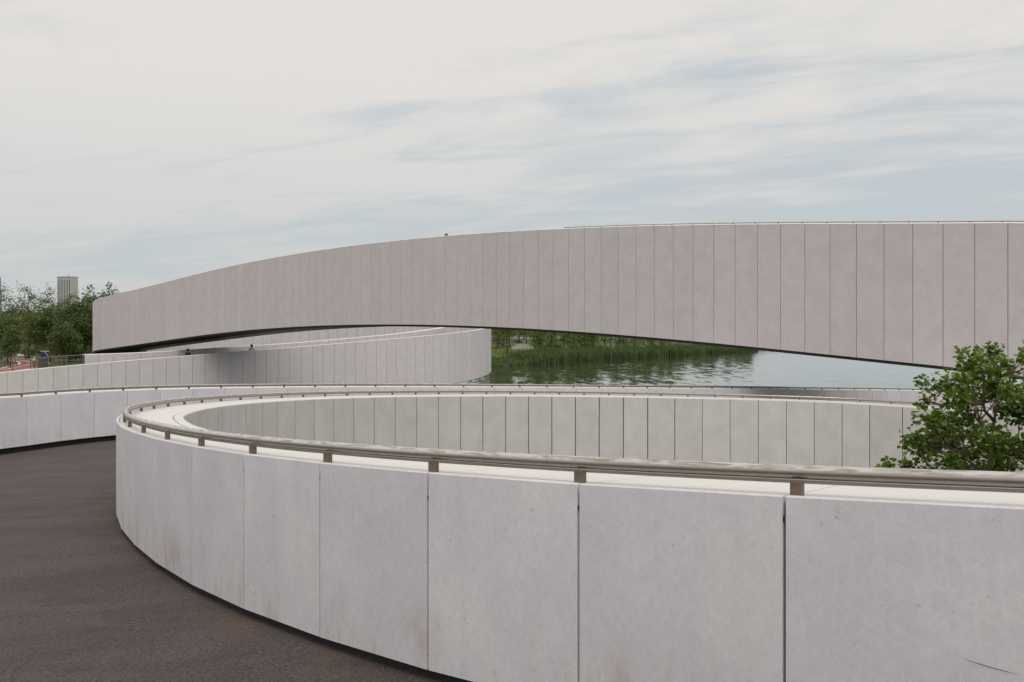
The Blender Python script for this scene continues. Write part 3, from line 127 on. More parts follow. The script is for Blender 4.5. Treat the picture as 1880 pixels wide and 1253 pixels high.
def tagged(o, label, cat, group=None):
    o['label'] = label; o['category'] = cat
    if group: o['group'] = group
    return o
def sweep(prof, P, Nn, closed=True, caps=True, s=None):
    """prof: list of (offset to the right, dz) or of arrays (n,2); P (n,3) base points, Nn (n,2) normals -> verts, faces, uv"""
    n = len(P); m = len(prof); V = np.zeros((n, m, 3)); UV = np.zeros((n, m, 2))
    run = 0.0
    for j, (o, dz) in enumerate(prof):
        V[:, j, 0] = P[:, 0]+Nn[:, 0]*o; V[:, j, 1] = P[:, 1]+Nn[:, 1]*o; V[:, j, 2] = P[:, 2]+dz
        UV[:, j, 0] = np.arange(n) if s is None else s
        if j: run += math.hypot(np.mean(prof[j][0])-np.mean(prof[j-1][0]), np.mean(prof[j][1])-np.mean(prof[j-1][1]))
        UV[:, j, 1] = run
    F = []
    for i in range(n-1):
        for j in range(m if closed else m-1):
            k = (j+1) % m
            F.append((i*m+j, i*m+k, (i+1)*m+k, (i+1)*m+j))
    if caps and closed:
        F.append(tuple(range(m-1, -1, -1))); F.append(tuple((n-1)*m+j for j in range(m)))
    return V.reshape(-1, 3), F, UV.reshape(-1, 2)
def fix_normals(o):
    bm = bmesh.new(); bm.from_mesh(o.data); bmesh.ops.recalc_face_normals(bm, faces=bm.faces); bm.to_mesh(o.data); bm.free(); return o
def box(name, x0, x1, y0, y1, z0, z1, mat, parent=None, local=False, bev=0.0, kind=None):
    bm = bmesh.new(); bmesh.ops.create_cube(bm, size=1)
    for v in bm.verts: v.co = Vector(((x0+x1)/2+v.co.x*(x1-x0), (y0+y1)/2+v.co.y*(y1-y0), (z0+z1)/2+v.co.z*(z1-z0)))
    if bev: bmesh.ops.bevel(bm, geom=bm.edges[:], offset=bev, segments=1, affect='EDGES')
    V = [tuple(v.co) for v in bm.verts]; F = [[v.index for v in f.verts] for f in bm.faces]; bm.free()
    return mesh_obj(name, V, F, mat, parent, local=local, kind=kind)
def tube(pts, rad, sides=6):
    """tapered tube through pts -> verts, faces"""
    pts = [Vector(p) for p in pts]; V = []; F = []; n = len(pts)
    up = Vector((0.31, 0.17, 0.93)).normalized()
    for i, p in enumerate(pts):
        d = (pts[min(i+1, n-1)]-pts[max(i-1, 0)]).normalized()
        a = d.cross(up)
        if a.length < 1e-4: a = d.cross(Vector((1, 0, 0)))
        a.normalize(); b = d.cross(a)
        r = rad[i] if isinstance(rad, (list, tuple)) else rad
        for k in range(sides):
            t = 2*math.pi*k/sides; V.append(tuple(p+a*math.cos(t)*r+b*math.sin(t)*r))
    for i in range(n-1):
        for k in range(sides):
            q = (k+1) % sides; F.append((i*sides+k, i*sides+q, (i+1)*sides+q, (i+1)*sides+k))
    F.append(tuple(range(sides-1, -1, -1))); F.append(tuple((n-1)*sides+k for k in range(sides)))
    return V, F
class Soup:
    def __init__(self): self.V = []; self.F = []
    def add(self, V, F):
        b = len(self.V); self.V.extend([tuple(v) for v in V]); self.F.extend([tuple(i+b for i in f) for f in F])

# ------------------------------------------------------------------ materials
def mat(name):
    m = bpy.data.materials.new(name); m.use_nodes = True; t = m.node_tree
    b = t.nodes['Principled BSDF']; return m, t, b
def plain(name, col, rough=0.6, metal=0.0, var=0.12, scale=6.0, bump=0.0):
    m, t, b = mat(name)
    tcn = N(t, 'ShaderNodeTexCoord'); nz = N(t, 'ShaderNodeTexNoise', i_Scale=scale, i_Detail=5.0, i_Roughness=0.6); L(t, tcn.outputs['Object'], nz.inputs['Vector'])
    c = mixc(t, nz.outputs[0], tuple(x*(1-var) for x in col), tuple(min(1, x*(1+var)) for x in col))
    L(t, c, b.inputs['Base Color']); b.inputs['Roughness'].default_value = rough; b.inputs['Metallic'].default_value = metal
    if bump:
        bp = N(t, 'ShaderNodeBump', i_Strength=bump, i_Distance=0.02); L(t, nz.outputs[0], bp.inputs['Height']); L(t, bp.outputs[0], b.inputs['Normal'])
    return m
def panel_material(name, col_a, col_b, mottling=0.5, grain=120.0, fibre=16.0, stain=0.0, dirt=0.0, rough=0.62, streak=0.04, drift=0.14):
    m, t, b = mat(name)
    uvn = N(t, 'ShaderNodeUVMap'); oi = N(t, 'ShaderNodeObjectInfo')
    off = N(t, 'ShaderNodeCombineXYZ'); L(t, math_n(t, 'MULTIPLY', oi.outputs['Random'], 57.0), off.inputs[2])
    vec = N(t, 'ShaderNodeVectorMath', operation='ADD'); L(t, uvn.outputs[0], vec.inputs[0]); L(t, off.outputs[0], vec.inputs[1])
    big = N(t, 'ShaderNodeTexNoise', i_Scale=1.7, i_Detail=4.0, i_Roughness=0.55); L(t, vec.outputs[0], big.inputs['Vector'])
    strokes = []
    for ang, sx in ((33, 0.33), (-41, 0.30), (84, 0.36)):
        mr = N(t, 'ShaderNodeMapping', vector_type='TEXTURE'); mr.inputs['Rotation'].default_value = (0, 0, R(ang)); mr.inputs['Scale'].default_value = (1/sx, 0.77, 1); L(t, vec.outputs[0], mr.inputs[0])
        q = N(t, 'ShaderNodeTexNoise', i_Scale=fibre*2.6, i_Detail=4.0, i_Roughness=0.62, i_Distortion=0.35); L(t, mr.outputs[0], q.inputs['Vector']); strokes.append(q.outputs[0])
    fsum = math_n(t, 'MAXIMUM', math_n(t, 'MAXIMUM', strokes[0], strokes[1]), strokes[2])
    fibv = math_n(t, 'SUBTRACT', fsum, 0.11)
    fin = N(t, 'ShaderNodeTexNoise', i_Scale=grain, i_Detail=2.0, i_Roughness=0.7); L(t, vec.outputs[0], fin.inputs['Vector'])
    c = mixc(t, smooth(t, big.outputs[0], 0.32, 0.68), col_a, col_b)
    f = math_n(t, 'ADD', math_n(t, 'MULTIPLY', math_n(t, 'SUBTRACT', fibv, 0.5), mottling), math_n(t, 'MULTIPLY', math_n(t, 'SUBTRACT', fin.outputs[0], 0.5), 0.22))
    f = math_n(t, 'ADD', f, math_n(t, 'MULTIPLY', math_n(t, 'SUBTRACT', oi.outputs['Random'], 0.5), 0.045))
    mz = N(t, 'ShaderNodeMapping'); mz.inputs['Scale'].default_value = (9.0, 0.45, 1); L(t, vec.outputs[0], mz.inputs[0])
    rain = N(t, 'ShaderNodeTexNoise', i_Scale=1.0, i_Detail=3.0, i_Roughness=0.6); L(t, mz.outputs[0], rain.inputs['Vector'])
    f = math_n(t, 'SUBTRACT', f, math_n(t, 'MULTIPLY', smooth(t, rain.outputs[0], 0.52, 0.75), streak))
    f = math_n(t, 'ADD', f, math_n(t, 'MULTIPLY', math_n(t, 'SUBTRACT', big.outputs[0], 0.5), drift))
    f = math_n(t, 'ADD', f, 1.0)
    g = N(t, 'ShaderNodeCombineColor'); [L(t, f, g.inputs[i]) for i in range(3)]
    c = mixc(t, 1.0, c, g.outputs[0], 'MULTIPLY')
    if stain or dirt:
        sp = N(t, 'ShaderNodeSeparateXYZ'); L(t, uvn.outputs[0], sp.inputs[0])
        low = smooth(t, sp.outputs[1], 0.02, 0.42, 1.0, 0.0)
        mpn = N(t, 'ShaderNodeMapping'); mpn.inputs['Scale'].default_value = (1.0, 0.28, 1); L(t, vec.outputs[0], mpn.inputs[0])
        st = N(t, 'ShaderNodeTexNoise', i_Scale=6.5, i_Detail=4.0, i_Roughness=0.6); L(t, mpn.outputs[0], st.inputs['Vector'])
        k = math_n(t, 'MULTIPLY', math_n(t, 'MULTIPLY', smooth(t, st.outputs[0], 0.47, 0.72), low), stain)
        c = mixc(t, k, c, (0.46, 0.345, 0.30))
        sp2 = N(t, 'ShaderNodeTexNoise', i_Scale=22.0, i_Detail=2.0); L(t, vec.outputs[0], sp2.inputs['Vector'])
        k2 = math_n(t, 'MULTIPLY', smooth(t, sp2.outputs[0], 0.70, 0.78), dirt)
        c = mixc(t, k2, c, (0.20, 0.16, 0.12))
    L(t, c, b.inputs['Base Color']); b.inputs['Roughness'].default_value = rough
    b.inputs['Specular IOR Level'].default_value = 0.3
    bp = N(t, 'ShaderNodeBump', i_Strength=0.12, i_Distance=0.004); L(t, fibv, bp.inputs['Height']); L(t, bp.outputs[0], b.inputs['Normal'])
    return m
M = {}
M['near_panel'] = panel_material('near_panel', (0.728, 0.711, 0.753), (0.762, 0.758, 0.776), 0.42, 160, 13, stain=0.55, dirt=0.25)
M['outer_panel'] = panel_material('outer_panel', (0.759, 0.732, 0.769), (0.788, 0.775, 0.794), 0.4, 90, 10, stain=0.35, dirt=0.1)
M['void_panel'] = panel_material('void_panel', (0.671, 0.639, 0.640), (0.716, 0.677, 0.683), 0.4, 60, 12, stain=0.0, dirt=0.75, streak=0.055)
M['bridge_panel'] = panel_material('bridge_panel', (0.695, 0.626, 0.655), (0.719, 0.670, 0.694), 0.35, 16, 7, streak=0.02, drift=0.05)
M['ramp_panel'] = panel_material('ramp_panel', (0.723, 0.673, 0.687), (0.750, 0.714, 0.721), 0.35, 14, 6, streak=0.02, drift=0.05)
M['core'] = plain('core', (0.035, 0.035, 0.033), 0.9)
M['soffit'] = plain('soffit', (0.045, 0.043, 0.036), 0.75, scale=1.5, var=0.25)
M['slab'] = plain('slab', (0.28, 0.27, 0.25), 0.85, scale=1.2)
def cap_material():
    m, t, b = mat('cap_stone')
    uvn = N(t, 'ShaderNodeUVMap'); oi = N(t, 'ShaderNodeObjectInfo')
    mpn = N(t, 'ShaderNodeMapping'); mpn.inputs['Scale'].default_value = (0.7, 9.0, 1); L(t, uvn.outputs[0], mpn.inputs[0])
    nz = N(t, 'ShaderNodeTexNoise', i_Scale=2.0, i_Detail=5.0, i_Roughness=0.6); L(t, mpn.outputs[0], nz.inputs['Vector'])
    n2 = N(t, 'ShaderNodeTexNoise', i_Scale=9.0, i_Detail=5.0, i_Roughness=0.65); L(t, uvn.outputs[0], n2.inputs['Vector'])
    f = math_n(t, 'ADD', math_n(t, 'MULTIPLY', nz.outputs[0], 0.6), math_n(t, 'MULTIPLY', n2.outputs[0], 0.4))
    c = mixc(t, smooth(t, f, 0.3, 0.7), (0.74, 0.715, 0.69), (0.80, 0.78, 0.76))
    L(t, c, b.inputs['Base Color']); b.inputs['Roughness'].default_value = 0.55
    return m
M['cap'] = cap_material()
def steel_material():
    m, t, b = mat('worn_shaded_steel')
    uvn = N(t, 'ShaderNodeUVMap'); tcn = N(t, 'ShaderNodeTexCoord')
    mpn = N(t, 'ShaderNodeMapping'); mpn.inputs['Scale'].default_value = (3.0, 26.0, 1); L(t, uvn.outputs[0], mpn.inputs[0])
    nz = N(t, 'ShaderNodeTexNoise', i_Scale=2.2, i_Detail=7.0, i_Roughness=0.65, i_Distortion=0.8); L(t, mpn.outputs[0], nz.inputs['Vector'])
    geo = N(t, 'ShaderNodeNewGeometry'); sp = N(t, 'ShaderNodeSeparateXYZ'); L(t, geo.outputs['Normal'], sp.inputs[0])
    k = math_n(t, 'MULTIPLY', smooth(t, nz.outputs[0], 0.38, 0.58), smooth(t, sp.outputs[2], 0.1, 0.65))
    c = mixc(t, k, (0.40, 0.36, 0.31), (0.74, 0.725, 0.70))  # light wear on upward faces; darker base also paints in the shaded underside
    L(t, c, b.inputs['Base Color']); b.inputs['Metallic'].default_value = 0.85
    L(t, smooth(t, nz.outputs[0], 0.3, 0.7, 0.24, 0.40), b.inputs['Roughness'])
    return m
M['steel'] = steel_material()
M['post'] = plain('rail_post_steel', (0.20, 0.155, 0.115), 0.48, 0.45, var=0.25, scale=30)
def asphalt_material():
    m, t, b = mat('asphalt')
    tcn = N(t, 'ShaderNodeTexCoord'); uvn = N(t, 'ShaderNodeUVMap'); sp = N(t, 'ShaderNodeSeparateXYZ'); L(t, uvn.outputs[0], sp.inputs[0])
    fine = N(t, 'ShaderNodeTexNoise', i_Scale=60.0, i_Detail=4.0, i_Roughness=0.8); L(t, tcn.outputs['Object'], fine.inputs['Vector'])
    vo = N(t, 'ShaderNodeTexVoronoi', i_Scale=85.0); L(t, tcn.outputs['Object'], vo.inputs['Vector'])
    mpn = N(t, 'ShaderNodeMapping'); mpn.inputs['Scale'].default_value = (0.55, 1.1, 1); L(t, tcn.outputs['Object'], mpn.inputs[0])
    st = N(t, 'ShaderNodeTexNoise', i_Scale=1.5, i_Detail=6.0, i_Roughness=0.62, i_Distortion=0.6); L(t, mpn.outputs[0], st.inputs['Vector'])
    c = mixc(t, smooth(t, st.outputs[0], 0.30, 0.70), (0.072, 0.058, 0.056), (0.100, 0.083, 0.080))
    f = math_n(t, 'ADD', math_n(t, 'MULTIPLY', smooth(t, fine.outputs[0], 0.3, 0.72), 1.3), 0.36)
    g = N(t, 'ShaderNodeCombineColor'); [L(t, f, g.inputs[i]) for i in range(3)]
    c = mixc(t, 1.0, c, g.outputs[0], 'MULTIPLY')
    # lighter worn patches, dark wet-looking spots
    sp2 = N(t, 'ShaderNodeTexNoise', i_Scale=2.3, i_Detail=3.0); L(t, mpn.outputs[0], sp2.inputs['Vector'])
    c = mixc(t, math_n(t, 'MULTIPLY', smooth(t, sp2.outputs[0], 0.62, 0.74), 0.45), c, (0.050, 0.041, 0.038))
    # silt washed along the foot of both walls (v runs 0..1 across the deck)
    br = N(t, 'ShaderNodeTexNoise', i_Scale=1.1, i_Detail=4.0); L(t, tcn.outputs['Object'], br.inputs['Vector'])
    edge = math_n(t, 'MAXIMUM', smooth(t, sp.outputs[1], 0.0, 0.085, 1.0, 0.0), smooth(t, sp.outputs[1], 0.93, 1.0, 0.0, 1.0))
    k = math_n(t, 'MULTIPLY', math_n(t, 'MULTIPLY', smooth(t, br.outputs[0], 0.47, 0.60), edge), 0.5)
    c = mixc(t, k, c, (0.150, 0.098, 0.055))
    L(t, c, b.inputs['Base Color']); b.inputs['Roughness'].default_value = 0.82; b.inputs['Specular IOR Level'].default_value = 0.35
    h = math_n(t, 'ADD', fine.outputs[0], math_n(t, 'MULTIPLY', vo.outputs['Distance'], 0.6))
    bp = N(t, 'ShaderNodeBump', i_Strength=0.75, i_Distance=0.006); L(t, h, bp.inputs['Height']); L(t, bp.outputs[0], b.inputs['Normal'])
    return m
M['asphalt'] = asphalt_material()
def water_material():
    m, t, b = mat('lake_water')
    tcn = N(t, 'ShaderNodeTexCoord')
    def wav(sx, sy, rot, det):
        q = N(t, 'ShaderNodeMapping'); q.inputs['Scale'].default_value = (sx, sy, 1); q.inputs['Rotation'].default_value = (0, 0, R(rot)); L(t, tcn.outputs['Object'], q.inputs[0])
        a = N(t, 'ShaderNodeTexNoise', i_Scale=1.0, i_Detail=det, i_Roughness=0.6); L(t, q.outputs[0], a.inputs['Vector'])
        return math_n(t, 'SUBTRACT', a.outputs[0], 0.5)
    wind = N(t, 'ShaderNodeTexNoise', i_Scale=0.03, i_Detail=2.0); L(t, tcn.outputs['Object'], wind.inputs['Vector'])
    amp = smooth(t, wind.outputs[0], 0.3, 0.7, 0.5, 1.0)
    ty = math_n(t, 'MULTIPLY', math_n(t, 'ADD', math_n(t, 'MULTIPLY', wav(0.85, 0.16, 6, 5.0), 0.11), math_n(t, 'MULTIPLY', wav(2.6, 0.5, -9, 3.0), 0.06)), amp)
    tx = math_n(t, 'MULTIPLY', wav(0.5, 0.13, 20, 3.0), 0.05)
    nv = N(t, 'ShaderNodeCombineXYZ'); L(t, tx, nv.inputs[0]); L(t, ty, nv.inputs[1]); nv.inputs[2].default_value = 1.0
    nz = N(t, 'ShaderNodeVectorMath', operation='NORMALIZE'); L(t, nv.outputs[0], nz.inputs[0]); L(t, nz.outputs[0], b.inputs['Normal'])
    b.inputs['Base Color'].default_value = (0.030, 0.036, 0.020, 1); b.inputs['Roughness'].default_value = 0.05; b.inputs['IOR'].default_value = 1.33
    return m
M['water'] = water_material()
def grass_material():
    m, t, b = mat('meadow')
    tcn = N(t, 'ShaderNodeTexCoord')
    a = N(t, 'ShaderNodeTexNoise', i_Scale=0.09, i_Detail=6.0, i_Roughness=0.65); L(t, tcn.outputs['Object'], a.inputs['Vector'])
    f = N(t, 'ShaderNodeTexNoise', i_Scale=2.4, i_Detail=5.0, i_Roughness=0.7); L(t, tcn.outputs['Object'], f.inputs['Vector'])
    c = mixc(t, smooth(t, a.outputs[0], 0.35, 0.65), (0.072, 0.098, 0.024), (0.115, 0.140, 0.040))
    c = mixc(t, smooth(t, f.outputs[0], 0.35, 0.72), (0.050, 0.072, 0.018), c)
    L(t, c, b.inputs['Base Color']); b.inputs['Roughness'].default_value = 0.95
    bp = N(t, 'ShaderNodeBump', i_Strength=0.8, i_Distance=0.15); L(t, f.outputs[0], bp.inputs['Height']); L(t, bp.outputs[0], b.inputs['Normal'])
    return m
M['grass'] = grass_material()
def leaf_material(name, dark, light, tip=None):
    m, t, b = mat(name); t.nodes.remove(b)
    out = t.nodes['Material Output']; geo = N(t, 'ShaderNodeNewGeometry'); tcn = N(t, 'ShaderNodeTexCoord'); oi = N(t, 'ShaderNodeObjectInfo')
    nz = N(t, 'ShaderNodeTexNoise', i_Scale=1.3, i_Detail=2.0); L(t, tcn.outputs['Object'], nz.inputs['Vector'])
    f = math_n(t, 'ADD', math_n(t, 'MULTIPLY', geo.outputs['Random Per Island'], 0.6), math_n(t, 'MULTIPLY', nz.outputs[0], 0.4))
    f = math_n(t, 'ADD', f, math_n(t, 'MULTIPLY', math_n(t, 'SUBTRACT', oi.outputs['Random'], 0.5), 0.25))
    c = mixc(t, smooth(t, f, 0.15, 0.85), dark, light)
    if tip: c = mixc(t, math_n(t, 'MULTIPLY', smooth(t, geo.outputs['Random Per Island'], 0.82, 0.95), 0.7), c, tip)
    d = N(t, 'ShaderNodeBsdfPrincipled'); L(t, c, d.inputs['Base Color']); d.inputs['Roughness'].default_value = 0.5; d.inputs['Specular IOR Level'].default_value = 0.35
    tr = N(t, 'ShaderNodeBsdfTranslucent'); L(t, mixc(t, 1.0, c, (1.25, 1.35, 0.55), 'MULTIPLY'), tr.inputs[0])
    mx = N(t, 'ShaderNodeMixShader', i_0=0.35); L(t, d.outputs[0], mx.inputs[1]); L(t, tr.outputs[0], mx.inputs[2]); L(t, mx.outputs[0], out.inputs[0])
    return m
M['leaf_near'] = leaf_material('leaf_near', (0.085, 0.142, 0.024), (0.195, 0.275, 0.050), (0.29, 0.36, 0.072))
M['leaf_park'] = leaf_material('leaf_park', (0.112, 0.145, 0.052), (0.200, 0.242, 0.090))
M['leaf_dark'] = leaf_material('leaf_dark', (0.080, 0.116, 0.050), (0.152, 0.194, 0.078))
M['leaf_bank'] = leaf_material('leaf_bank', (0.135, 0.180, 0.046), (0.240, 0.285, 0.085))
M['reed'] = leaf_material('reed', (0.070, 0.112, 0.046), (0.150, 0.196, 0.078))
M['bark'] = plain('bark', (0.10, 0.078, 0.060), 0.9, var=0.35, scale=9, bump=0.5)
M['bark_near'] = plain('bark_near', (0.135, 0.098, 0.075), 0.85, var=0.35, scale=30, bump=0.4)
M['wrap'] = plain('trunk_wrap', (0.055, 0.095, 0.095), 0.9)
M['track'] = plain('track_red', (0.30, 0.115, 0.085), 0.85, scale=2)
M['white'] = plain('white_paint', (0.72, 0.70, 0.66), 0.6)
M['wood'] = plain('stake_wood', (0.155, 0.095, 0.060), 0.85, var=0.3)
M['cabinet'] = plain('cabinet_grey', (0.070, 0.080, 0.092), 0.55)
M['blue'] = plain('sign_blue', (0.018, 0.030, 0.105), 0.5)
M['sand'] = plain('sandy_path', (0.24, 0.225, 0.19), 0.95, scale=0.5, var=0.3)
M['facade'] = plain('tower_facade', (0.52, 0.505, 0.49), 0.7, scale=0.2, var=0.06)  # distance haze is put into the pale facade and window greys
M['glassdark'] = plain('tower_window', (0.15, 0.17, 0.20), 0.25)
M['rail_dark'] = plain('railing_metal', (0.20, 0.22, 0.20), 0.5, 0.5)
M['skin'] = plain('skin', (0.42, 0.26, 0.19), 0.6)
M['dark_cloth'] = plain('dark_cloth', (0.016, 0.017, 0.020), 0.9)
M['grey_cloth'] = plain('grey_cloth', (0.16, 0.16, 0.17), 0.9)
M['hair'] = plain('hair_black', (0.012, 0.010, 0.009), 0.6)
M['hair_brown'] = plain('hair_brown', (0.14, 0.045, 0.025), 0.6)

# ------------------------------------------------------------------ ground, water
SHORE = np.array([(420, 53), (60, 53), (10, 52), (-8, 54), (-20, 60), (-27, 70), (-29, 84), (-27, 100), (-25, 112), (-21, 130), (-13, 158), (-3.5, 183), (22, 240), (55, 312), (95, 397), (180, 560), (330, 900)], float)
def shore_dist(X, Y):
    """signed distance to the shore line; positive on land"""
    P = np.stack([X, Y], -1); best = np.full(X.shape, 1e9); sign = np.ones(X.shape)
    for a, b in zip(SHORE[:-1], SHORE[1:]):
        ab = b-a; t = np.clip(((P-a)@ab)/(ab@ab), 0, 1); q = a+t[..., None]*ab
        d = np.linalg.norm(P-q, axis=-1)
        cr = ab[0]*(P[..., 1]-a[1])-ab[1]*(P[..., 0]-a[0])
        m = d < best-1e-9
        best = np.where(m, d, best); sign = np.where(m, np.where(cr > 0, -1.0, 1.0), sign)
    # robust inside test: close the polygon on the water side
    poly = np.vstack([SHORE, [(3000, 900), (3000, 53)]]); inside = np.zeros(X.shape, bool)
    j = len(poly)-1
    for i in range(len(poly)):
        xi, yi = poly[i]; xj, yj = poly[j]
        c = ((yi > Y) != (yj > Y)) & (X < (xj-xi)*(Y-yi)/(yj-yi+1e-12)+xi); inside ^= c; j = i
    return np.where(inside, -best, best)
WATER_Z = CAMZ-5.0
def ground_z(X, Y):
    X = np.asarray(X, float); Y = np.asarray(Y, float)
    d = shore_dist(X, Y)
    sm = lambda x: np.clip(x, 0, 1)**2*(3-2*np.clip(x, 0, 1))
    park = -3.02+0.25*np.sin(X*0.05+1)*np.sin(Y*0.043)*sm((Y-150)/60)
    near = -4.55
    k = sm((Y+X*0.35-58)/14.0)
    top = near*(1-k)+park*k
    land = -5.0+(top+5.0)*sm(d/16.0)+0.02*np.clip(d-60, 0, 40)*sm((Y-200)/60)
    water = -5.0-np.minimum(-d*0.18, 1.6)
    return np.where(d > 0, land, water)+CAMZ
xs = np.concatenate([[-3500, -1800, -900, -500, -320, -230], np.arange(-180, -70, 10), np.arange(-70, 70, 2.5), np.arange(70, 240, 10), [280, 360, 500, 900, 1800, 3500]])
ys = np.concatenate([[-400, -150, -60, -20, 0, 10, 20, 30, 38], np.arange(44, 200, 2.5), np.arange(200, 420, 8), [440, 480, 540, 640, 800, 1000, 1500, 2500, 4500]])
GX, GY = np.meshgrid(xs, ys); GZ = ground_z(GX, GY)
nx, ny = len(xs), len(ys)
g = mesh_obj('ground', np.stack([GX, GY, GZ], -1).reshape(-1, 3), [(j*nx+i, j*nx+i+1, (j+1)*nx+i+1, (j+1)*nx+i) for j in range(ny-1) for i in range(nx-1)], M['grass'], smooth_sh=True)
g['kind'] = 'structure'
wt = mesh_obj('water', [(-60, 44, WATER_Z), (2600, 44, WATER_Z), (2600, 1400, WATER_Z), (-60, 1400, WATER_Z)], [(0, 1, 2, 3)], M['water'])
wt['kind'] = 'structure'

# ------------------------------------------------------------------ ribbon builders
def strip_panels(curve, joints, face, out, mt, parent, name='panel', gap=0.012, thick=0.03, seg=1, top=0.0, bot=0.0, jitter=0.0015, zt=None, zb=None):
    """one flat stone panel between each pair of joints; face = offset of the visible face, out = +1/-1 side it looks to"""
    for a, b in zip(joints[:-1], joints[1:]):
        s = np.linspace(a+gap/2, b-gap/2, seg+1)
        P, Nn = curve.at(s)
        j = rnd.uniform(-jitter, jitter)
        f0 = face+out*j; f1 = face-out*thick
        ch = 0.004
        zT = P[:, 2]+top; zB = P[:, 3]+bot
        rows = [(f0, zB), (f0, zT-ch), (f0-out*ch, zT), (f1, zT), (f1, zB)]
        V = []; UV = []
        for o_, z_ in rows:
            V.append(np.stack([P[:, 0]+Nn[:, 0]*o_, P[:, 1]+Nn[:, 1]*o_, z_], -1)); UV.append(np.stack([s, z_-zB], -1))
        V = np.stack(V, 1); UV = np.stack(UV, 1); n, m = V.shape[:2]; F = []
        for i in range(n-1):
            for q in range(m):
                r = (q+1) % m
                f = (i*m+q, i*m+r, (i+1)*m+r, (i+1)*m+q)
                F.append(f if out < 0 else f[::-1])
        e0 = tuple(range(m)); e1 = tuple((n-1)*m+q for q in range(m))
        F.append(e0[::-1] if out < 0 else e0); F.append(e1 if out < 0 else e1[::-1])
        fix_normals(mesh_obj(name, V.reshape(-1, 3), F, mt, parent, uv=UV.reshape(-1, 2)))
def strip_solid(curve, a, b, prof_fn, mt, parent, name, step=0.5, kind=None, smooth_sh=False):
    """one continuous part swept along the curve; prof_fn(P) -> list of (offset, z array)"""
    s = np.linspace(a, b, max(2, int((b-a)/step)+1)); P, Nn = curve.at(s)
    prof = prof_fn(P)
    base = np.stack([P[:, 0], P[:, 1], np.zeros(len(P))], -1)
    V, F, UV = sweep(prof, base, Nn, s=s)
    o = mesh_obj(name, V, F, mt, parent, uv=UV, kind=kind, smooth_sh=smooth_sh); return fix_normals(o)
def cap_slabs(curve, joints, prof_fn, mt, parent, name='cap_slab', gap=0.010, seg=2):
    for a, b in zip(joints[:-1], joints[1:]):
        strip_solid(curve, a+gap/2, b-gap/2, prof_fn, mt, parent, name, step=(b-a)/seg*0.99)
def rail_mesh(curve, a, b, off, parent, rz, r=0.027, step=0.16, bar=True, sides=12, name='handrail'):
    s = np.linspace(a, b, int((b-a)/step)+1); P, Nn = curve.at(s)
    base = np.stack([P[:, 0], P[:, 1], P[:, 2]+rz], -1)
    prof = [(off+r*math.cos(2*math.pi*k/sides), r*math.sin(2*math.pi*k/sides)) for k in range(sides)]
    V, F, UV = sweep(prof, base, Nn, s=s)
    V = V.tolist(); F = list(F); UV = UV.tolist()
    nt_ = len(F)
    if bar:
        hb = 0.016
        pb = [(off-hb, -r-0.013), (off-hb, -r-0.002), (off+hb, -r-0.002), (off+hb, -r-0.013)]
        V2, F2, UV2 = sweep(pb, base, Nn, s=s); k = len(V)
        V += V2.tolist(); UV += UV2.tolist(); F += [tuple(i+k for i in f) for f in F2]
    o = mesh_obj(name, V, F, M['steel'], parent, uv=UV)
    fix_normals(o)
    o.data.polygons.foreach_set('use_smooth', [i < nt_-2 for i in range(len(F))])
    return o
def rail_posts(curve, ss, off, rail, z0, z1, wdt=0.046, dep=0.034):
    """square posts between cap and rail; one mesh shared by all of them, each its own sub-part"""
    bm = bmesh.new(); bmesh.ops.create_cube(bm, size=1)
    for v in bm.verts: v.co = Vector((v.co.x*wdt, v.co.y*dep, (v.co.z+0.5)*(z1-z0)))
    bmesh.ops.bevel(bm, geom=bm.edges[:], offset=0.002, segments=1, affect='EDGES')
    me = bpy.data.meshes.new('rail_post'); bm.to_mesh(me); bm.free(); me.materials.append(M['post'])
    P, Nn = curve.at(ss); rl = np.array(root_loc(rail))
    for p, n in zip(P, Nn):
        o = bpy.data.objects.new('rail_post', me); COL.objects.link(o); o.parent = rail
        o.location = (p[0]+n[0]*off-rl[0], p[1]+n[1]*off-rl[1], p[2]+z0-rl[2]); o.rotation_euler = (0, 0, math.atan2(n[1], n[0])+math.pi/2)

# ------------------------------------------------------------------ 1. foreground parapet with the hairpin
K = 0.93
p0, _ = HAIR.at(0.0)
hair = thing('parapet', 'pale panelled parapet in the foreground with broad white cap, bending round the leafy tree', 'parapet', (p0[0][0], p0[0][1], p0[0][3]))
jf = [K*x for x in (-7, -6, -5, -4, -3, -2, -1, 0, 1, 2, 3, 4, 5, 6)]
jm = [K*(6+6.71/6*i) for i in range(1, 7)]
jb = [jm[-1]+K*1.0*i for i in range(1, 24)]
jb2 = [jb[-1]+K*1.045*i for i in range(1, 20)]
HJ = [x for x in jf+jm+jb+jb2 if HAIR.s0 < x < HAIR.s1]
HJ_IN = [x for x in ([K*(i+0.35) for i in range(-7, 13)]+[K*(13.39+0.95*i) for i in range(6)]+[K*(18.97+0.993*i) for i in range(0, 18)]+[K*(36.94+1.09*i) for i in range(0, 17)]) if HAIR.s0 < x < HAIR.s1]
CW, TILT = 0.80*K, 0.05
strip_panels(HAIR, HJ, 0.0, -1, M['near_panel'], hair, gap=0.013, seg=1)
JW = [x for x in HJ_IN if x < 37.2*K]
strip_panels(HAIR, JW, CW, +1, M['void_panel'], hair, gap=0.040, top=-CW*TILT-0.004, bot=-2.2)
strip_panels(HAIR, [JW[-1]]+HJ_IN[len(JW):], CW, +1, M['void_panel'], hair, gap=0.022, top=-CW*TILT-0.004, bot=-2.2)
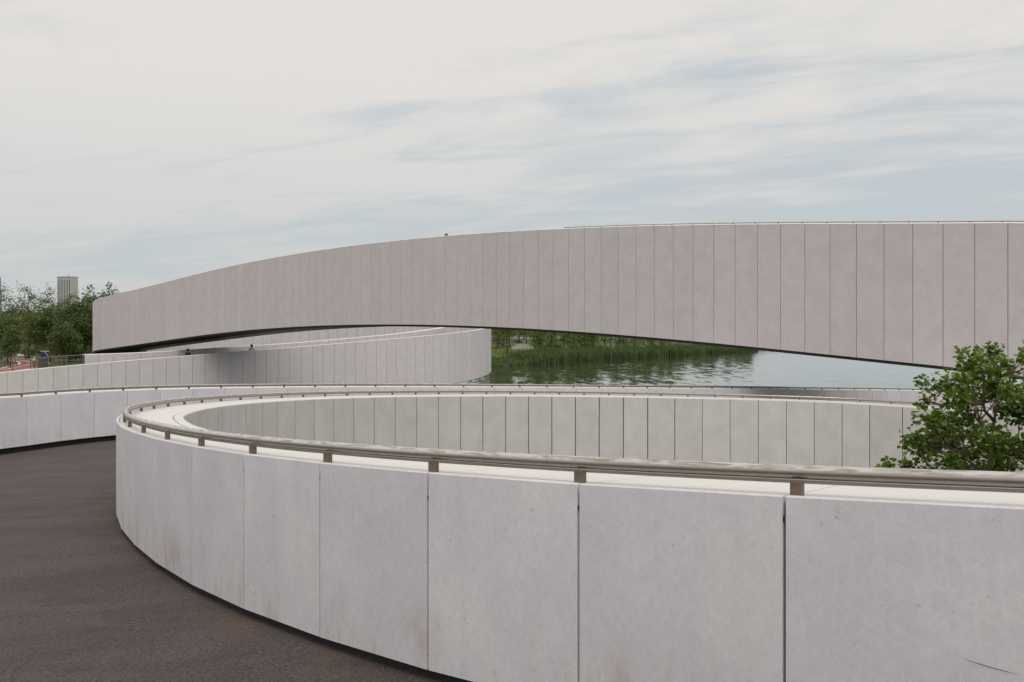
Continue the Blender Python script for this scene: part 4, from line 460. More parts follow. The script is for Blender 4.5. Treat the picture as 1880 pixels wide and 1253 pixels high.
strip_solid(HAIR, HAIR.s0, HAIR.s1, lambda P: [(0.032, P[:, 3]+0.02), (0.032, P[:, 2]-0.035), (CW-0.032, P[:, 2]-CW*TILT-0.035), (CW-0.032, P[:, 3]-2.4), (0.05, P[:, 3]-2.4), (0.05, P[:, 3]+0.02)], M['core'], hair, 'wall_core', step=0.4)
cap_prof = lambda P: [(0.040, P[:, 2]-0.030), (0.040, P[:, 2]-0.006), (CW-0.125, P[:, 2]-0.004-CW*TILT*0.8), (CW-0.125, P[:, 2]-0.034-CW*TILT*0.8)]
cap_slabs(HAIR, HJ, cap_prof, M['cap'], hair, 'cap_slab')
strip_solid(HAIR, HAIR.s0, HAIR.s1, lambda P: [(CW-0.112, P[:, 2]-0.034-CW*TILT), (CW-0.112, P[:, 2]+0.004-CW*TILT), (CW-0.004, P[:, 2]+0.002-CW*TILT), (CW-0.004, P[:, 2]-0.003-CW*TILT), (CW-0.032, P[:, 2]-0.003-CW*TILT), (CW-0.032, P[:, 2]-0.034-CW*TILT)], M['cap'], hair, 'cap_edge', step=0.3)
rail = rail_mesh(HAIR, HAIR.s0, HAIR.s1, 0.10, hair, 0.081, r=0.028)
rail_posts(HAIR, [x+(0.05 if x > 0.5 else -0.02) for x in HJ[1:-1]], 0.085, rail, -0.008, 0.048)

for q in range(7):
    CP, CN = HAIR.at(HJ[HJ.index(0.0*K)+q] if 0.0*K in HJ else 0.0)
    c_ = CP[0]; n_ = CN[0]; V = []
    for o_ in (0.004, 0.028):
        for t_ in (-0.008, 0.008):
            for z_ in (c_[2]-0.095-0.018*(q % 3), c_[2]-0.078-0.018*(q % 3)): V.append((c_[0]+n_[0]*o_-n_[1]*t_, c_[1]+n_[1]*o_+n_[0]*t_, z_))
    fix_normals(mesh_obj('joint_clip', V, [(0, 1, 3, 2), (4, 6, 7, 5), (0, 4, 5, 1), (2, 3, 7, 6), (1, 5, 7, 3), (0, 2, 6, 4)], M['core'], hair))
sx = np.linspace(-0.62, -0.80, 8); SP, SN = HAIR.at(sx)
zz = SP[:, 3]+0.46-0.035*np.linspace(0, 1, 8)**0.7*1.0+0.0
V = []
for q in range(8):
    hw = 0.0014*math.sin(math.pi*(q+0.3)/7.6)
    for dz_ in (-hw, hw): V.append((SP[q][0]-SN[q][0]*0.004, SP[q][1]-SN[q][1]*0.004, zz[q]+dz_))
mesh_obj('scratch', V, [(2*q, 2*q+1, 2*q+3, 2*q+2) for q in range(7)], M['soffit'], hair)

# ------------------------------------------------------------------ 2. outer parapet of the asphalt ramp
KA = 1.03
p0, _ = OUTER.at(0.0)
outer = thing('parapet', 'pale panelled parapet across the asphalt, standing on a dark recessed plinth', 'parapet', (p0[0][0], p0[0][1], p0[0][3]))
OJ = [KA*(0.63+i) for i in range(-26, 52) if OUTER.s0 < KA*(0.63+i) < OUTER.s1]
strip_panels(OUTER, OJ, 0.0, +1, M['outer_panel'], outer, gap=0.014)
oc = lambda P: [(-0.04, P[:, 2]-0.030), (-0.04, P[:, 2]-0.004), (-0.78, P[:, 2]+0.012), (-0.78, P[:, 2]-0.030)]
cap_slabs(OUTER, OJ, oc, M['cap'], outer, 'cap_slab', seg=1)
strip_solid(OUTER, OUTER.s0, OUTER.s1, lambda P: [(-0.032, P[:, 3]+0.02), (-0.032, P[:, 2]-0.035), (-0.70, P[:, 2]-0.035), (-0.70, P[:, 3]-1.3), (-0.12, P[:, 3]-1.3), (-0.12, P[:, 3]+0.02)], M['core'], outer, 'wall_core')
strip_panels(OUTER, OJ[::2], -0.74, -1, M['outer_panel'], outer, gap=0.014, top=-0.035, bot=-1.2)
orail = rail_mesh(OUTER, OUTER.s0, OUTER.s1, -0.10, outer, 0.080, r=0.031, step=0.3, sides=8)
rail_posts(OUTER, [x-0.06 for x in OJ if x < 46], -0.085, orail, -0.008, 0.048)

# the asphalt deck between the two parapets, on a thick slab
def deck_sheet(name, A, a0, a1, offa, B, b0, b1, offb, dz, mt, n=90, m=14, thick=0.5, dzb=None):
    dzb = dz if dzb is None else dzb
    sa = np.linspace(a0, a1, n); sb = np.linspace(b0, b1, n)
    PA, NA = A.at(sa); PB, NB = B.at(sb)
    a = np.stack([PA[:, 0]+NA[:, 0]*offa, PA[:, 1]+NA[:, 1]*offa, PA[:, 3]+dz], -1)
    b = np.stack([PB[:, 0]+NB[:, 0]*offb, PB[:, 1]+NB[:, 1]*offb, PB[:, 3]+dzb], -1)
    t = np.linspace(0, 1, m)
    V = a[:, None, :]*(1-t)[None, :, None]+b[:, None, :]*t[None, :, None]
    UV = np.zeros((n, m, 2)); UV[..., 0] = sa[:, None]; UV[..., 1] = t[None]
    top = V.reshape(-1, 3); F = [(i*m+j, i*m+j+1, (i+1)*m+j+1, (i+1)*m+j) for i in range(n-1) for j in range(m-1)]
    o = mesh_obj(name, top, F, mt, uv=UV.reshape(-1, 2), smooth_sh=True)
    bm = bmesh.new(); bm.from_mesh(o.data); bmesh.ops.recalc_face_normals(bm, faces=bm.faces)
    if sum(f.normal.z for f in bm.faces) < 0: bmesh.ops.reverse_faces(bm, faces=bm.faces)
    bm.to_mesh(o.data); bm.free()
    return o
road = deck_sheet('ramp_road', HAIR, HAIR.s0+0.1, HAIR.s1-0.2, 0.049, OUTER, OUTER.s0+0.1, OUTER.s1-0.2, -0.119, -0.055, M['asphalt'], n=160, m=16, dzb=-0.135)
road['kind'] = 'structure'
# ------------------------------------------------------------------ 3. ribbon bridge
WB = 4.7
p0, _ = BRIDGE.at(30.0)
bridge = thing('ribbon_bridge', 'long pale panelled ribbon bridge arching across the picture above the lake', 'bridge', (p0[0][0], p0[0][1], CAMZ-4.6))
CJ = [float(x) for x in range(int(BRIDGE.s0)+8, int(BRIDGE.s1)-0)]
strip_panels(BRIDGE, CJ, 0.0, -1, M['bridge_panel'], bridge, gap=0.021, jitter=0.004)
c0, c1 = CJ[0], CJ[-1]
strip_solid(BRIDGE, c0, c1, lambda P: [(0.031, P[:, 3]+0.02), (0.031, P[:, 2]-0.02), (0.40, P[:, 2]-0.02), (0.40, P[:, 3]+0.02)], M['core'], bridge, 'wall_core', step=1)
strip_solid(BRIDGE, c0, c1, lambda P: [(-0.004, P[:, 2]+0.003), (0.05, P[:, 2]+0.035), (0.44, P[:, 2]+0.03), (0.44, P[:, 2]-0.01), (0.034, P[:, 2]-0.01), (0.034, P[:, 2]+0.003)], M['cap'], bridge, 'cap', step=0.5)
strip_solid(BRIDGE, c0, c1, lambda P: [(WB, P[:, 3]-0.02), (WB, P[:, 2]), (WB-0.40, P[:, 2]), (WB-0.40, P[:, 3]+0.13), (WB-0.04, P[:, 3]+0.13), (WB-0.04, P[:, 3]-0.02)], M['bridge_panel'], bridge, 'inner_wall', step=1)
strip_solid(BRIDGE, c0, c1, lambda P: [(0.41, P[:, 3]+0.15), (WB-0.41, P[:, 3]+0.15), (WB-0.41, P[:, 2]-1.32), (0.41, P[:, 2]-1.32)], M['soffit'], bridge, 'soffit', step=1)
strip_solid(BRIDGE, c0, c1, lambda P: [(0.10, P[:, 3]-0.11), (0.30, P[:, 3]-0.11), (0.30, P[:, 3]+0.018), (0.10, P[:, 3]+0.018)], M['soffit'], bridge, 'edge_beam', step=1)
strip_solid(BRIDGE, c0, c1, lambda P: [(0.405, P[:, 2]-1.315), (WB-0.405, P[:, 2]-1.315), (WB-0.405, P[:, 2]-1.29), (0.405, P[:, 2]-1.29)], M['asphalt'], bridge, 'deck', step=1)
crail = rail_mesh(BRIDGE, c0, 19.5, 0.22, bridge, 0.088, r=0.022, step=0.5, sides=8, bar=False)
rail_posts(BRIDGE, [x+0.25 for x in CJ if x < 19], 0.22, crail, 0.025, 0.072, 0.05, 0.04)
pp, nn_ = BRIDGE.at(86.5); cx, cy = pp[0][0]+nn_[0][0]*1.4, pp[0][1]+nn_[0][1]*1.4
box('pier', cx-0.25, cx+0.25, cy-0.25, cy+0.25, CAMZ-6.4, pp[0][3]+0.149, M['slab'], bridge, bev=0.03)

# ------------------------------------------------------------------ 4. lower ramp that loops under the bridge
p0, _ = RAMP.at(20.0)
ramp = thing('spiral_ramp', 'lower pale panelled ramp that bends round over the water and passes under the ribbon bridge', 'ramp', (p0[0][0], p0[0][1], CAMZ-5.5))
BJ = [float(x) for x in range(-17, int(RAMP.s1)-1)]
strip_panels(RAMP, BJ, 0.0, +1, M['ramp_panel'], ramp, gap=0.022, seg=1)
b0, b1 = BJ[0], BJ[-1]
strip_solid(RAMP, b0, b1, lambda P: [(-0.031, P[:, 3]+0.02), (-0.031, P[:, 2]-0.02), (-0.40, P[:, 2]-0.02), (-0.40, P[:, 3]+0.02)], M['core'], ramp, 'wall_core', step=1)
strip_solid(RAMP, b0, b1, lambda P: [(0.004, P[:, 2]+0.003), (-0.05, P[:, 2]+0.05), (-0.40, P[:, 2]+0.03), (-0.40, P[:, 2]-0.01), (-0.034, P[:, 2]-0.01), (-0.034, P[:, 2]+0.003)], M['cap'], ramp, 'cap', step=0.5)
strip_panels(RAMP, [x for x in BJ if 30 < x < 80], -0.44, -1, M['ramp_panel'], ramp, gap=0.02, bot=3.2, top=-0.012)
# inner parapet of the ramp
I0 = 7.0
IJ = [I0+1.0*i for i in range(0, 58) if I0+i < RAMP2.s1-1]
strip_panels(RAMP2, IJ, 0.0, +1, M['ramp_panel'], ramp, gap=0.02)
IV = [48.0+1.08*i for i in range(0, 50) if 48+1.08*i < RAMP2.s1-1]
strip_panels(RAMP2, IV, -0.55, -1, M['void_panel'], ramp, gap=0.02, bot=-3.2)
strip_solid(RAMP2, I0, IV[-1], lambda P: [(-0.031, P[:, 3]-3.2), (-0.031, P[:, 2]-0.02), (-0.519, P[:, 2]-0.02), (-0.519, P[:, 3]-3.2)], M['core'], ramp, 'inner_core', step=1)
strip_solid(RAMP2, I0, IV[-1], lambda P: [(0.004, P[:, 2]+0.003), (-0.05, P[:, 2]+0.05), (-0.50, P[:, 2]+0.05), (-0.556, P[:, 2]+0.003), (-0.52, P[:, 2]+0.003), (-0.52, P[:, 2]-0.01), (-0.034, P[:, 2]-0.01), (-0.034, P[:, 2]+0.003)], M['cap'], ramp, 'inner_cap', step=0.5)
def ramp_floor(P):
    return [(-0.41, P[:, 2]-1.28), (-4.66, P[:, 2]-1.28), (-4.66, P[:, 3]+0.15), (-0.41, P[:, 3]+0.15)]
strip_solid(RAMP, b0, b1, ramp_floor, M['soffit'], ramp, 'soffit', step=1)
strip_solid(RAMP, b0, b1, lambda P: [(-0.405, P[:, 2]-1.275), (-4.665, P[:, 2]-1.275), (-4.665, P[:, 2]-1.25), (-0.405, P[:, 2]-1.25)], M['asphalt'], ramp, 'deck', step=1)
strip_solid(RAMP, b0, b1, lambda P: [(-0.10, P[:, 3]-0.06), (-0.30, P[:, 3]-0.06), (-0.30, P[:, 3]+0.018), (-0.10, P[:, 3]+0.018)], M['soffit'], ramp, 'edge_beam', step=1)

def pix(x, y, d): return np.array([(x-940)/1827.8*d, d, CAMZ-(y-622)/1827.8*d])
def on_ground(x, d):
    X = (x-940)/1827.8*d; return (X, d, float(ground_z(X, d)))

# ------------------------------------------------------------------ 5. railing that carries the inner parapet on to the landing
rs = np.linspace(2.2, 6.9, 5); RP, RN = RAMP2.at(rs)
railing = thing('railing', 'thin metal railing with wires running left from the end of the lower ramp wall', 'railing', (RP[0][0], RP[0][1], RP[0][2]-1.3))
for q in range(5):
    x_, y_, z_ = RP[q][0], RP[q][1]-0.0, RP[q][2]
    box('post', x_-0.03, x_+0.03, y_-0.03, y_+0.03, z_-1.75, z_-0.031, M['rail_dark'], railing)
for dz_, rr, nm in ((0.0, 0.035, 'top_rail'), (-0.35, 0.012, 'wire'), (-0.65, 0.012, 'wire'), (-0.95, 0.012, 'wire')):
    s_ = np.linspace(2.2, 6.9, 12); p_, _n = RAMP2.at(s_)
    V, F = tube([(a[0], a[1], a[2]+dz_) for a in p_], rr, 6); mesh_obj(nm, V, F, M['rail_dark'], railing)

# ------------------------------------------------------------------ 6. trees
def leaf_mesh(pos, nrm_bias, size, rr, shape='diamond'):
    """pos (n,3) -> verts, faces of n leaf-sized faces with random attitude"""
    n = len(pos); rg = np.random.default_rng(rr)
    if shape == 'diamond':
        T = np.array([(0, 0, 0), (-0.36, 0.45, 0.08), (0, 1, 0), (0.36, 0.45, 0.08)]); TF = [(0, 1, 2, 3)]
    else:
        T = np.array([(0, 0, 0), (-0.42, 0.16, 0.07), (-0.46, 0.48, 0.08), (0, 1.0, -0.05), (0.46, 0.48, 0.08), (0.42, 0.16, 0.07)]); TF = [(0, 1, 2, 3), (0, 3, 4, 5)]
    d = rg.normal(size=(n, 3)); d[:, 2] = d[:, 2]*0.55-0.15; d += nrm_bias*0.8
    d /= np.linalg.norm(d, axis=1, keepdims=True)
    up = rg.normal(size=(n, 3))*0.55+np.array([0, 0, 1.0])
    x = np.cross(d, up); x /= np.linalg.norm(x, axis=1, keepdims=True)+1e-9
    z = np.cross(x, d)
    s = size*rg.uniform(0.65, 1.25, n)
    V = pos[:, None, :]+s[:, None, None]*(T[None, :, 0, None]*x[:, None]+T[None, :, 1, None]*d[:, None]+T[None, :, 2, None]*z[:, None])
    m = len(T)
    F = [tuple(i*m+k for k in f) for i in range(n) for f in TF]
    return V.reshape(-1, 3), F
def tree_meshes(seed, H, cr, base, ntip, nleaf, lsize, lmat, bmat, tr=0.10, spread=0.35, shape='diamond', squash=1.0, nlimb=9, stems=1, wrap=False, shell=0.45, pointy=0.0, limb=1.0, zpow=1.0):
    """returns (trunk mesh, foliage mesh); crown is an uneven ellipsoid from height base to H, radius cr"""
    rg = np.random.default_rng(seed); S = Soup()
    cz = (H+base)/2; rz = (H-base)/2
    lean = rg.normal(size=2)*0.03*H
    def trunk_pt(t, k=0):
        a = 2*math.pi*k/max(stems, 1)+seed
        sp = (0.0 if stems == 1 else 0.16*cr*t*4)
        return np.array([lean[0]*t*t+math.cos(a)*sp, lean[1]*t*t+math.sin(a)*sp, t*(H*0.86)])
    nodes = []
    for k in range(stems):
        pts = [trunk_pt(t, k)+np.append(rg.normal(size=2)*0.012*H*t, 0) for t in np.linspace(0, 1, 8)]
        r0 = tr*(1.0 if k == 0 else 0.75)
        S.add(*tube(pts, [r0*(1.25 if i == 0 else 1)*(1-0.88*i/7) for i in range(8)], 7)); nodes += [p for p in pts if p[2] > base*0.9]
    for i in range(nlimb):
        t = rg.uniform(max(0.22, base/H*0.9), 0.8); p = trunk_pt(t, i % stems); a = 2.4*i+rg.uniform(-.5, .5)
        ln = cr*rg.uniform(0.55, 0.95)*limb; rise = rg.uniform(0.25, 0.9)*ln
        pts = [p+np.array([math.cos(a)*ln*u, math.sin(a)*ln*u, rise*u**1.4])+rg.normal(size=3)*0.03*ln*(u > 0) for u in np.linspace(0, 1, 5)]
        S.add(*tube(pts, [tr*0.42*(1-0.17*q) for q in range(5)], 5)); nodes += pts[1:]
    nodes = np.array(nodes)
    tips = []
    while len(tips) < ntip:
        v = rg.normal(size=3); v /= np.linalg.norm(v); r = rg.uniform(shell, 1.0)**0.7
        lump = 0.80+0.22*math.sin(3*math.atan2(v[1], v[0])+seed)+0.13*math.sin(7*v[2]+2*seed+3*v[0])
        q = v*r*lump; q[2] = math.copysign(min(abs(q[2])**zpow, 1.05), q[2])
        wz = 1.0-pointy*max(q[2], 0)
        tips.append(np.array([q[0]*cr*wz+lean[0]*0.6, q[1]*cr*squash*wz+lean[1]*0.6, cz+q[2]*rz]))
    LP = []; LB = []
    for tp in tips:
        d = np.linalg.norm(nodes-tp, axis=1)+np.maximum(nodes[:, 2]-tp[2], 0)*0.8; nd = nodes[np.argmin(d)]
        mid = (nd+tp)/2+np.array([0, 0, -0.06])*np.linalg.norm(tp-nd)+rg.normal(size=3)*0.04*np.linalg.norm(tp-nd)
        S.add(*tube([nd, mid, tp], [tr*0.16, tr*0.10, tr*0.04], 3))
        k = max(1, int(nleaf/ntip*rg.uniform(0.5, 1.5)))
        u = rg.uniform(0.35, 1.08, k)[:, None]
        c = nd*(1-u)**2+2*mid*u*(1-u)+tp*u**2
        sp = spread*rg.uniform(0.6, 1.2)
        off = rg.normal(size=(k, 3))*sp*np.array([1, 1, 0.62])
        LP.append(c+off); LB.append(off/(np.linalg.norm(off, axis=1, keepdims=True)+1e-9)+np.array([0, 0, 0.1]))
    LP = np.concatenate(LP); LB = np.concatenate(LB)
    V, F = leaf_mesh(LP, LB, lsize, seed+5, shape)
    fm = bpy.data.meshes.new('foliage'); fm.from_pydata(V.tolist(), [], F); fm.materials.append(lmat); fm.update()
    tm = bpy.data.meshes.new('trunk'); tm.from_pydata(S.V, [], S.F); tm.materials.append(bmat); tm.polygons.foreach_set('use_smooth', [True]*len(S.F)); tm.update()
    return tm, fm
def plant(name, meshes, loc, rz, sc_, label, cat='tree', group=None, parts=('trunk', 'foliage')):
    t = thing(name, label, cat, loc, rz, group); t.scale = (sc_[0], sc_[0], sc_[1]) if isinstance(sc_, tuple) else (sc_,)*3
    for nm, me in zip(parts, meshes):
        o = bpy.data.objects.new(nm, me); COL.objects.link(o); o.parent = t
    return t
# the tree standing in the well of the hairpin: a stem, limbs, and separate leaf clumps (x, z from the stem foot axis, radius in metres)
TX, TY = 5.35, 11.4
gz = float(ground_z(TX, TY))
CLUMPS = [(960, 290, 85), (1100, 265, 95), (1185, 335, 65), (660, 468, 72), (640, 585, 52), (860, 470, 105), (960, 440, 90), (820, 565, 95), (1060, 505, 110), (1180, 525, 110), (1300, 520, 100),
  (900, 640, 105), (640, 722, 88), (760, 765, 108), (900, 785, 105), (1230, 640, 105), (1320, 705, 90), (700, 850, 105), (508, 880, 55), (565, 862, 50), (580, 962, 55), (690, 930, 78), (820, 935, 98),
  (1080, 835, 105), (1150, 905, 118), (985, 945, 98), (505, 1072, 42), (338, 1085, 42), (650, 1065, 76), (790, 1055, 98), (930, 1055, 98), (1100, 1065, 108), (1250, 965, 108), (1320, 930, 80), (1275, 1085, 88),
  (1375, 225, 55), (1360, 290, 45), (1250, 425, 58), (1060, 365, 80), (1420, 420, 100), (1440, 600, 110)]
def near_tree():
    rg = np.random.default_rng(12); S = Soup(); C_ = []
    for cx, cy, r in CLUMPS:
        fx = (1542+cx/4.003-940)/1827.8; fz = -(589+cy/4.003-622)/1827.8
        d = TY+rg.uniform(-0.55, 0.75)*(1.0 if r > 60 else 0.4)
        C_.append((fx*d-TX, d-TY, CAMZ+fz*d-gz, r*0.0016*d/11.4))
    top = 1.62-gz
    for k in range(95):                                   # the rest of the crown: far side, right of the frame and below the rail
        a = rg.uniform(0, 2*math.pi); rr = math.sqrt(rg.uniform(0.05, 1)); z = rg.uniform(1.0, top)
        R_ = 1.55*math.sin(math.pi*min(1, (z-0.6)/(top-0.2)))**0.6
        x, y = 0.75+rr*R_*math.cos(a), rr*R_*math.sin(a)
        px_ = (TX+x)/(TY+y)*1827.8+940; py_ = 622-(z+gz-CAMZ)/(TY+y)*1827.8
        if py_ < 868 and px_ < 1885: continue
        C_.append((x, y, z, rg.uniform(0.13, 0.20)))
    C_ = np.array(C_)
    lean = 0.25
    tr = lambda t: np.array([lean*t*t+0.03*math.sin(5*t), 0.05*math.sin(4*t), t*(top-0.35)])
    pts = [tr(t) for t in np.linspace(0, 1, 12)]; S.add(*tube(pts, [0.062*(1-0.85*q/11) for q in range(12)], 8)); nodes = [p for p in pts if p[2] > 0.9]
    for i in range(13):
        t = 0.30+0.048*i; p = tr(t); a = 2.4*i+0.4; ln = rg.uniform(0.7, 1.15)
        q = [p+np.array([math.cos(a)*ln*u, math.sin(a)*ln*0.8*u, 0.75*ln*u**1.3])+rg.normal(size=3)*0.02*(u > 0) for u in np.linspace(0, 1, 6)]
        ok = [n_ for n_ in q if np.min(np.linalg.norm(C_[:, :3]-n_, axis=1)-C_[:, 3]) < 0.12]
        q = q[:max(3, len(ok))]
        S.add(*tube(q, [0.019*(1-0.15*k) for k in range(len(q))], 6)); nodes += q[1:]
    nodes = np.array(nodes); LP = []; LB = []
    for cx, cy, cz, r in C_:
        c = np.array([cx, cy, cz]); d = np.linalg.norm(nodes-c, axis=1)+np.maximum(nodes[:, 2]-cz+0.1, 0)*1.2; nd = nodes[np.argmin(d)]
        br = [nd*(1-u)**2+2*u*(1-u)*((nd+c)/2+np.array([0, 0, -0.10*np.linalg.norm(c-nd)]))+c*u*u for u in np.linspace(0, 1, 5)]
        S.add(*tube(br, [0.011, 0.010, 0.008, 0.007, 0.005], 5))
        nt_ = max(5, int(15*(r/0.16)**2))
        for k in range(nt_):
            v = rg.normal(size=3); v /= np.linalg.norm(v); v[2] = v[2]*0.75+0.12
            tp = c+v*r*rg.uniform(0.45, 1.05); st = br[rg.integers(2, 5)]
            S.add(*tube([st, (st+tp)/2+np.array([0, 0, -0.008]), tp], [0.0035, 0.003, 0.0018], 3))
            n_ = rg.integers(8, 17); off = rg.normal(size=(n_, 3))*0.034
            LP.append(tp+off); LB.append(off/0.034*0.6+v*0.5)
    V, F = leaf_mesh(np.concatenate(LP), np.concatenate(LB), 0.058, 17, 'lobed')
    fm = bpy.data.meshes.new('foliage'); fm.from_pydata(V.tolist(), [], F); fm.materials.append(M['leaf_near']); fm.update()
    tm = bpy.data.meshes.new('trunk'); tm.from_pydata(S.V, [], S.F); tm.materials.append(M['bark_near']); tm.polygons.foreach_set('use_smooth', [True]*len(S.F)); tm.update()
    return tm, fm
plant('leafy_tree', near_tree(), (TX, TY, gz), 0.0, 1.0, 'leafy green young tree growing up through the well behind the foreground parapet')

PROTO = {
 'dense': tree_meshes(21, 8.2, 2.6, 1.6, 150, 5200, 0.30, M['leaf_park'], M['bark'], tr=0.13, spread=0.42),
 'dense2': tree_meshes(22, 7.4, 2.9, 1.4, 150, 5200, 0.30, M['leaf_dark'], M['bark'], tr=0.13, spread=0.45),
 'sparse': tree_meshes(23, 10.6, 2.6, 4.2, 130, 1500, 0.22, M['leaf_dark'], M['bark'], tr=0.12, spread=0.30, nlimb=14),
 'sparse2': tree_meshes(24, 10.2, 2.4, 4.4, 120, 1250, 0.21, M['leaf_park'], M['bark'], tr=0.11, spread=0.28, nlimb=14),
 'tall': tree_meshes(25, 11.0, 2.1, 3.0, 75, 2700, 0.30, M['leaf_dark'], M['bark'], tr=0.13, spread=0.36, pointy=0.35),
 'bank': tree_meshes(26, 9.0, 2.9, -0.6, 150, 3300, 0.27, M['leaf_bank'], M['bark'], tr=0.12, spread=0.5, shell=0.3),
 'bank2': tree_meshes(27, 8.2, 2.4, -0.4, 120, 2500, 0.27, M['leaf_bank'], M['bark'], tr=0.11, spread=0.48, shell=0.3),
 'bank_high': tree_meshes(29, 9.0, 2.4, 2.3, 110, 2300, 0.26, M['leaf_bank'], M['bark'], tr=0.12, spread=0.45),
 'bush': tree_meshes(28, 2.0, 1.5, 0.1, 70, 1800, 0.20, M['leaf_park'], M['bark'], tr=0.05, spread=0.28),
}
PH = {'dense': 8.2, 'dense2': 7.4, 'sparse': 10.6, 'sparse2': 10.2, 'tall': 11.0, 'bank': 9.0, 'bank2': 8.2, 'bank_high': 9.0, 'bush': 2.0}
def tree_at(kind, x, d, ytop, wf, label, group, name='park_tree'):
    X, Y, Z = on_ground(x, d); H = CAMZ+(622-ytop)/1827.8*d-Z; k = H/PH[kind]
    return plant(name, PROTO[kind], (X, Y, Z), rnd.uniform(0, 6.28), (k*wf, k), label, 'tree', group)
G1 = 'trees in the park on the left'
for kind, x, d, yt, wf, lab in [
    ('sparse', 2, 138, 514, 1.0, 'tall thin-crowned tree cut by the left edge of the picture'),
    ('sparse2', 47, 140, 512, 0.95, 'airy tree with bare twigs showing at its top, left of the far office tower'),
    ('sparse', 88, 146, 520, 0.95, 'airy thin-topped tree directly beside the far office tower'),
    ('sparse2', 132, 150, 527, 0.9, 'thin tree whose twigs cross the foot of the far office tower'),
    ('tall', 167, 132, 515, 1.0, 'dark clumpy tree just right of the far office tower'),
    ('tall', 197, 136, 509, 0.85, 'dark tree with a narrow raised tip above the left end of the ribbon bridge'),
    ('tall', 220, 146, 524, 1.0, 'low dark tree top showing over the left end of the ribbon bridge'),
    ('dense', 14, 121, 566, 1.05, 'bushy green tree by the left edge, behind the red track'),
    ('dense', 52, 150, 560, 1.15, 'bushy green tree at the back of the red track bend'),
    ('dense2', 92, 126, 558, 1.1, 'dense dark tree behind the grey cabinet'),
    ('dense', 128, 128, 553, 1.15, 'dense tree behind the thin railing'),
    ('dense2', 156, 121, 548, 1.1, 'dense dark tree close against the rounded left end of the bridge'),
    ('dense2', 118, 112, 592, 1.0, 'low dark rounded tree standing behind the railing wires'),
    ('dense2', 19, 106, 598, 0.8, 'small tree with a dark stem on the grass inside the track bend')]:
    tree_at(kind, x, d, yt, wf, lab, G1)
for i in range(20):
    x = -110+i*20+rnd.uniform(-7, 7); d = 205+rnd.uniform(-18, 30)
    tree_at(rnd.choice(['dense', 'dense2', 'dense']), x, d, 566+rnd.uniform(-8, 14), 1.25, 'green tree in the thick row behind the park trees on the left', 'background trees on the left')
G2 = 'trees on the far bank'
for kind, x, d, yt, lab in [
    ('bank_high', 911, 262, 556, 'thin tree on the far bank, next to the rounded end of the lower ramp'),
    ('bank_high', 931, 214, 560, 'tree with a pale wrapped stem on the open lawn of the far bank'),
    ('bank', 992, 236, 562, 'wide leafy tree right of the sandy slope on the far bank'),
    ('bank2', 1013, 246, 566, 'slim tree right of the wide leafy tree on the far bank'),
    ('bank_high', 1043, 252, 568, 'tree with a straight dark stem in the middle of the far bank'),
    ('bank2', 1066, 262, 572, 'slim tree behind the tallest reeds of the far bank'),
    ('bank', 1088, 262, 574, 'leafy tree left of the small white blocks on the far bank'),
    ('bank_high', 1131, 282, 580, 'tree with a thin dark stem between the small white blocks'),
    ('bank_high', 1163, 290, 584, 'leaning thin tree right of the white blocks on the far bank'),
    ('bank_high', 1183, 300, 586, 'thin stemmed tree near the right end of the far bank row'),
    ('bank_high', 1194, 292, 588, 'slanting thin tree near the right end of the far bank row'),
    ('bank_high', 1212, 312, 590, 'last thin tree but one at the right end of the far bank row'),
    ('bank_high', 1232, 330, 592, 'rightmost thin tree of the far bank row')]:
    t = tree_at(kind, x, d, yt, 1.0, lab, G2, 'bank_tree')
    if x == 931:
        V, F = tube([(0, 0, 0.02), (0.0, 0, 0.8), (0.01, 0, 1.5)], [0.26, 0.22, 0.20], 8); mesh_obj('trunk_wrap', V, F, M['wrap'], t, local=True)
for i in range(34):
    x = 880+i*15+rnd.uniform(-8, 8); d = 300+i*4+rnd.uniform(-15, 25)
    tree_at(rnd.choice(['bank2', 'bank', 'bank_high']), x, d, 575+i*0.8+rnd.uniform(-6, 6), 1.5, 'green tree in the thick row at the back of the far bank', 'background trees of the far bank', 'bank_tree')
for x, d, k in [(1003, 246, 1.1), (1022, 250, 1.2), (1055, 256, 1.2), (1076, 262, 1.3), (1100, 270, 1.1), (1112, 268, 1.0), (1150, 290, 1.1), (55, 160, 1.0), (78, 168, 1.1), (110, 150, 1.2), (138, 132, 1.2), (150, 140, 1.3)]:
    X, Y, Z = on_ground(x, d); plant('bush', PROTO['bush'], (X, Y, Z), rnd.uniform(0, 6), k, 'low green bush among the tree stems'+(' on the far bank' if x > 500 else ' of the park on the left'), 'bush', 'bushes on the far bank' if x > 500 else 'bushes in the park')

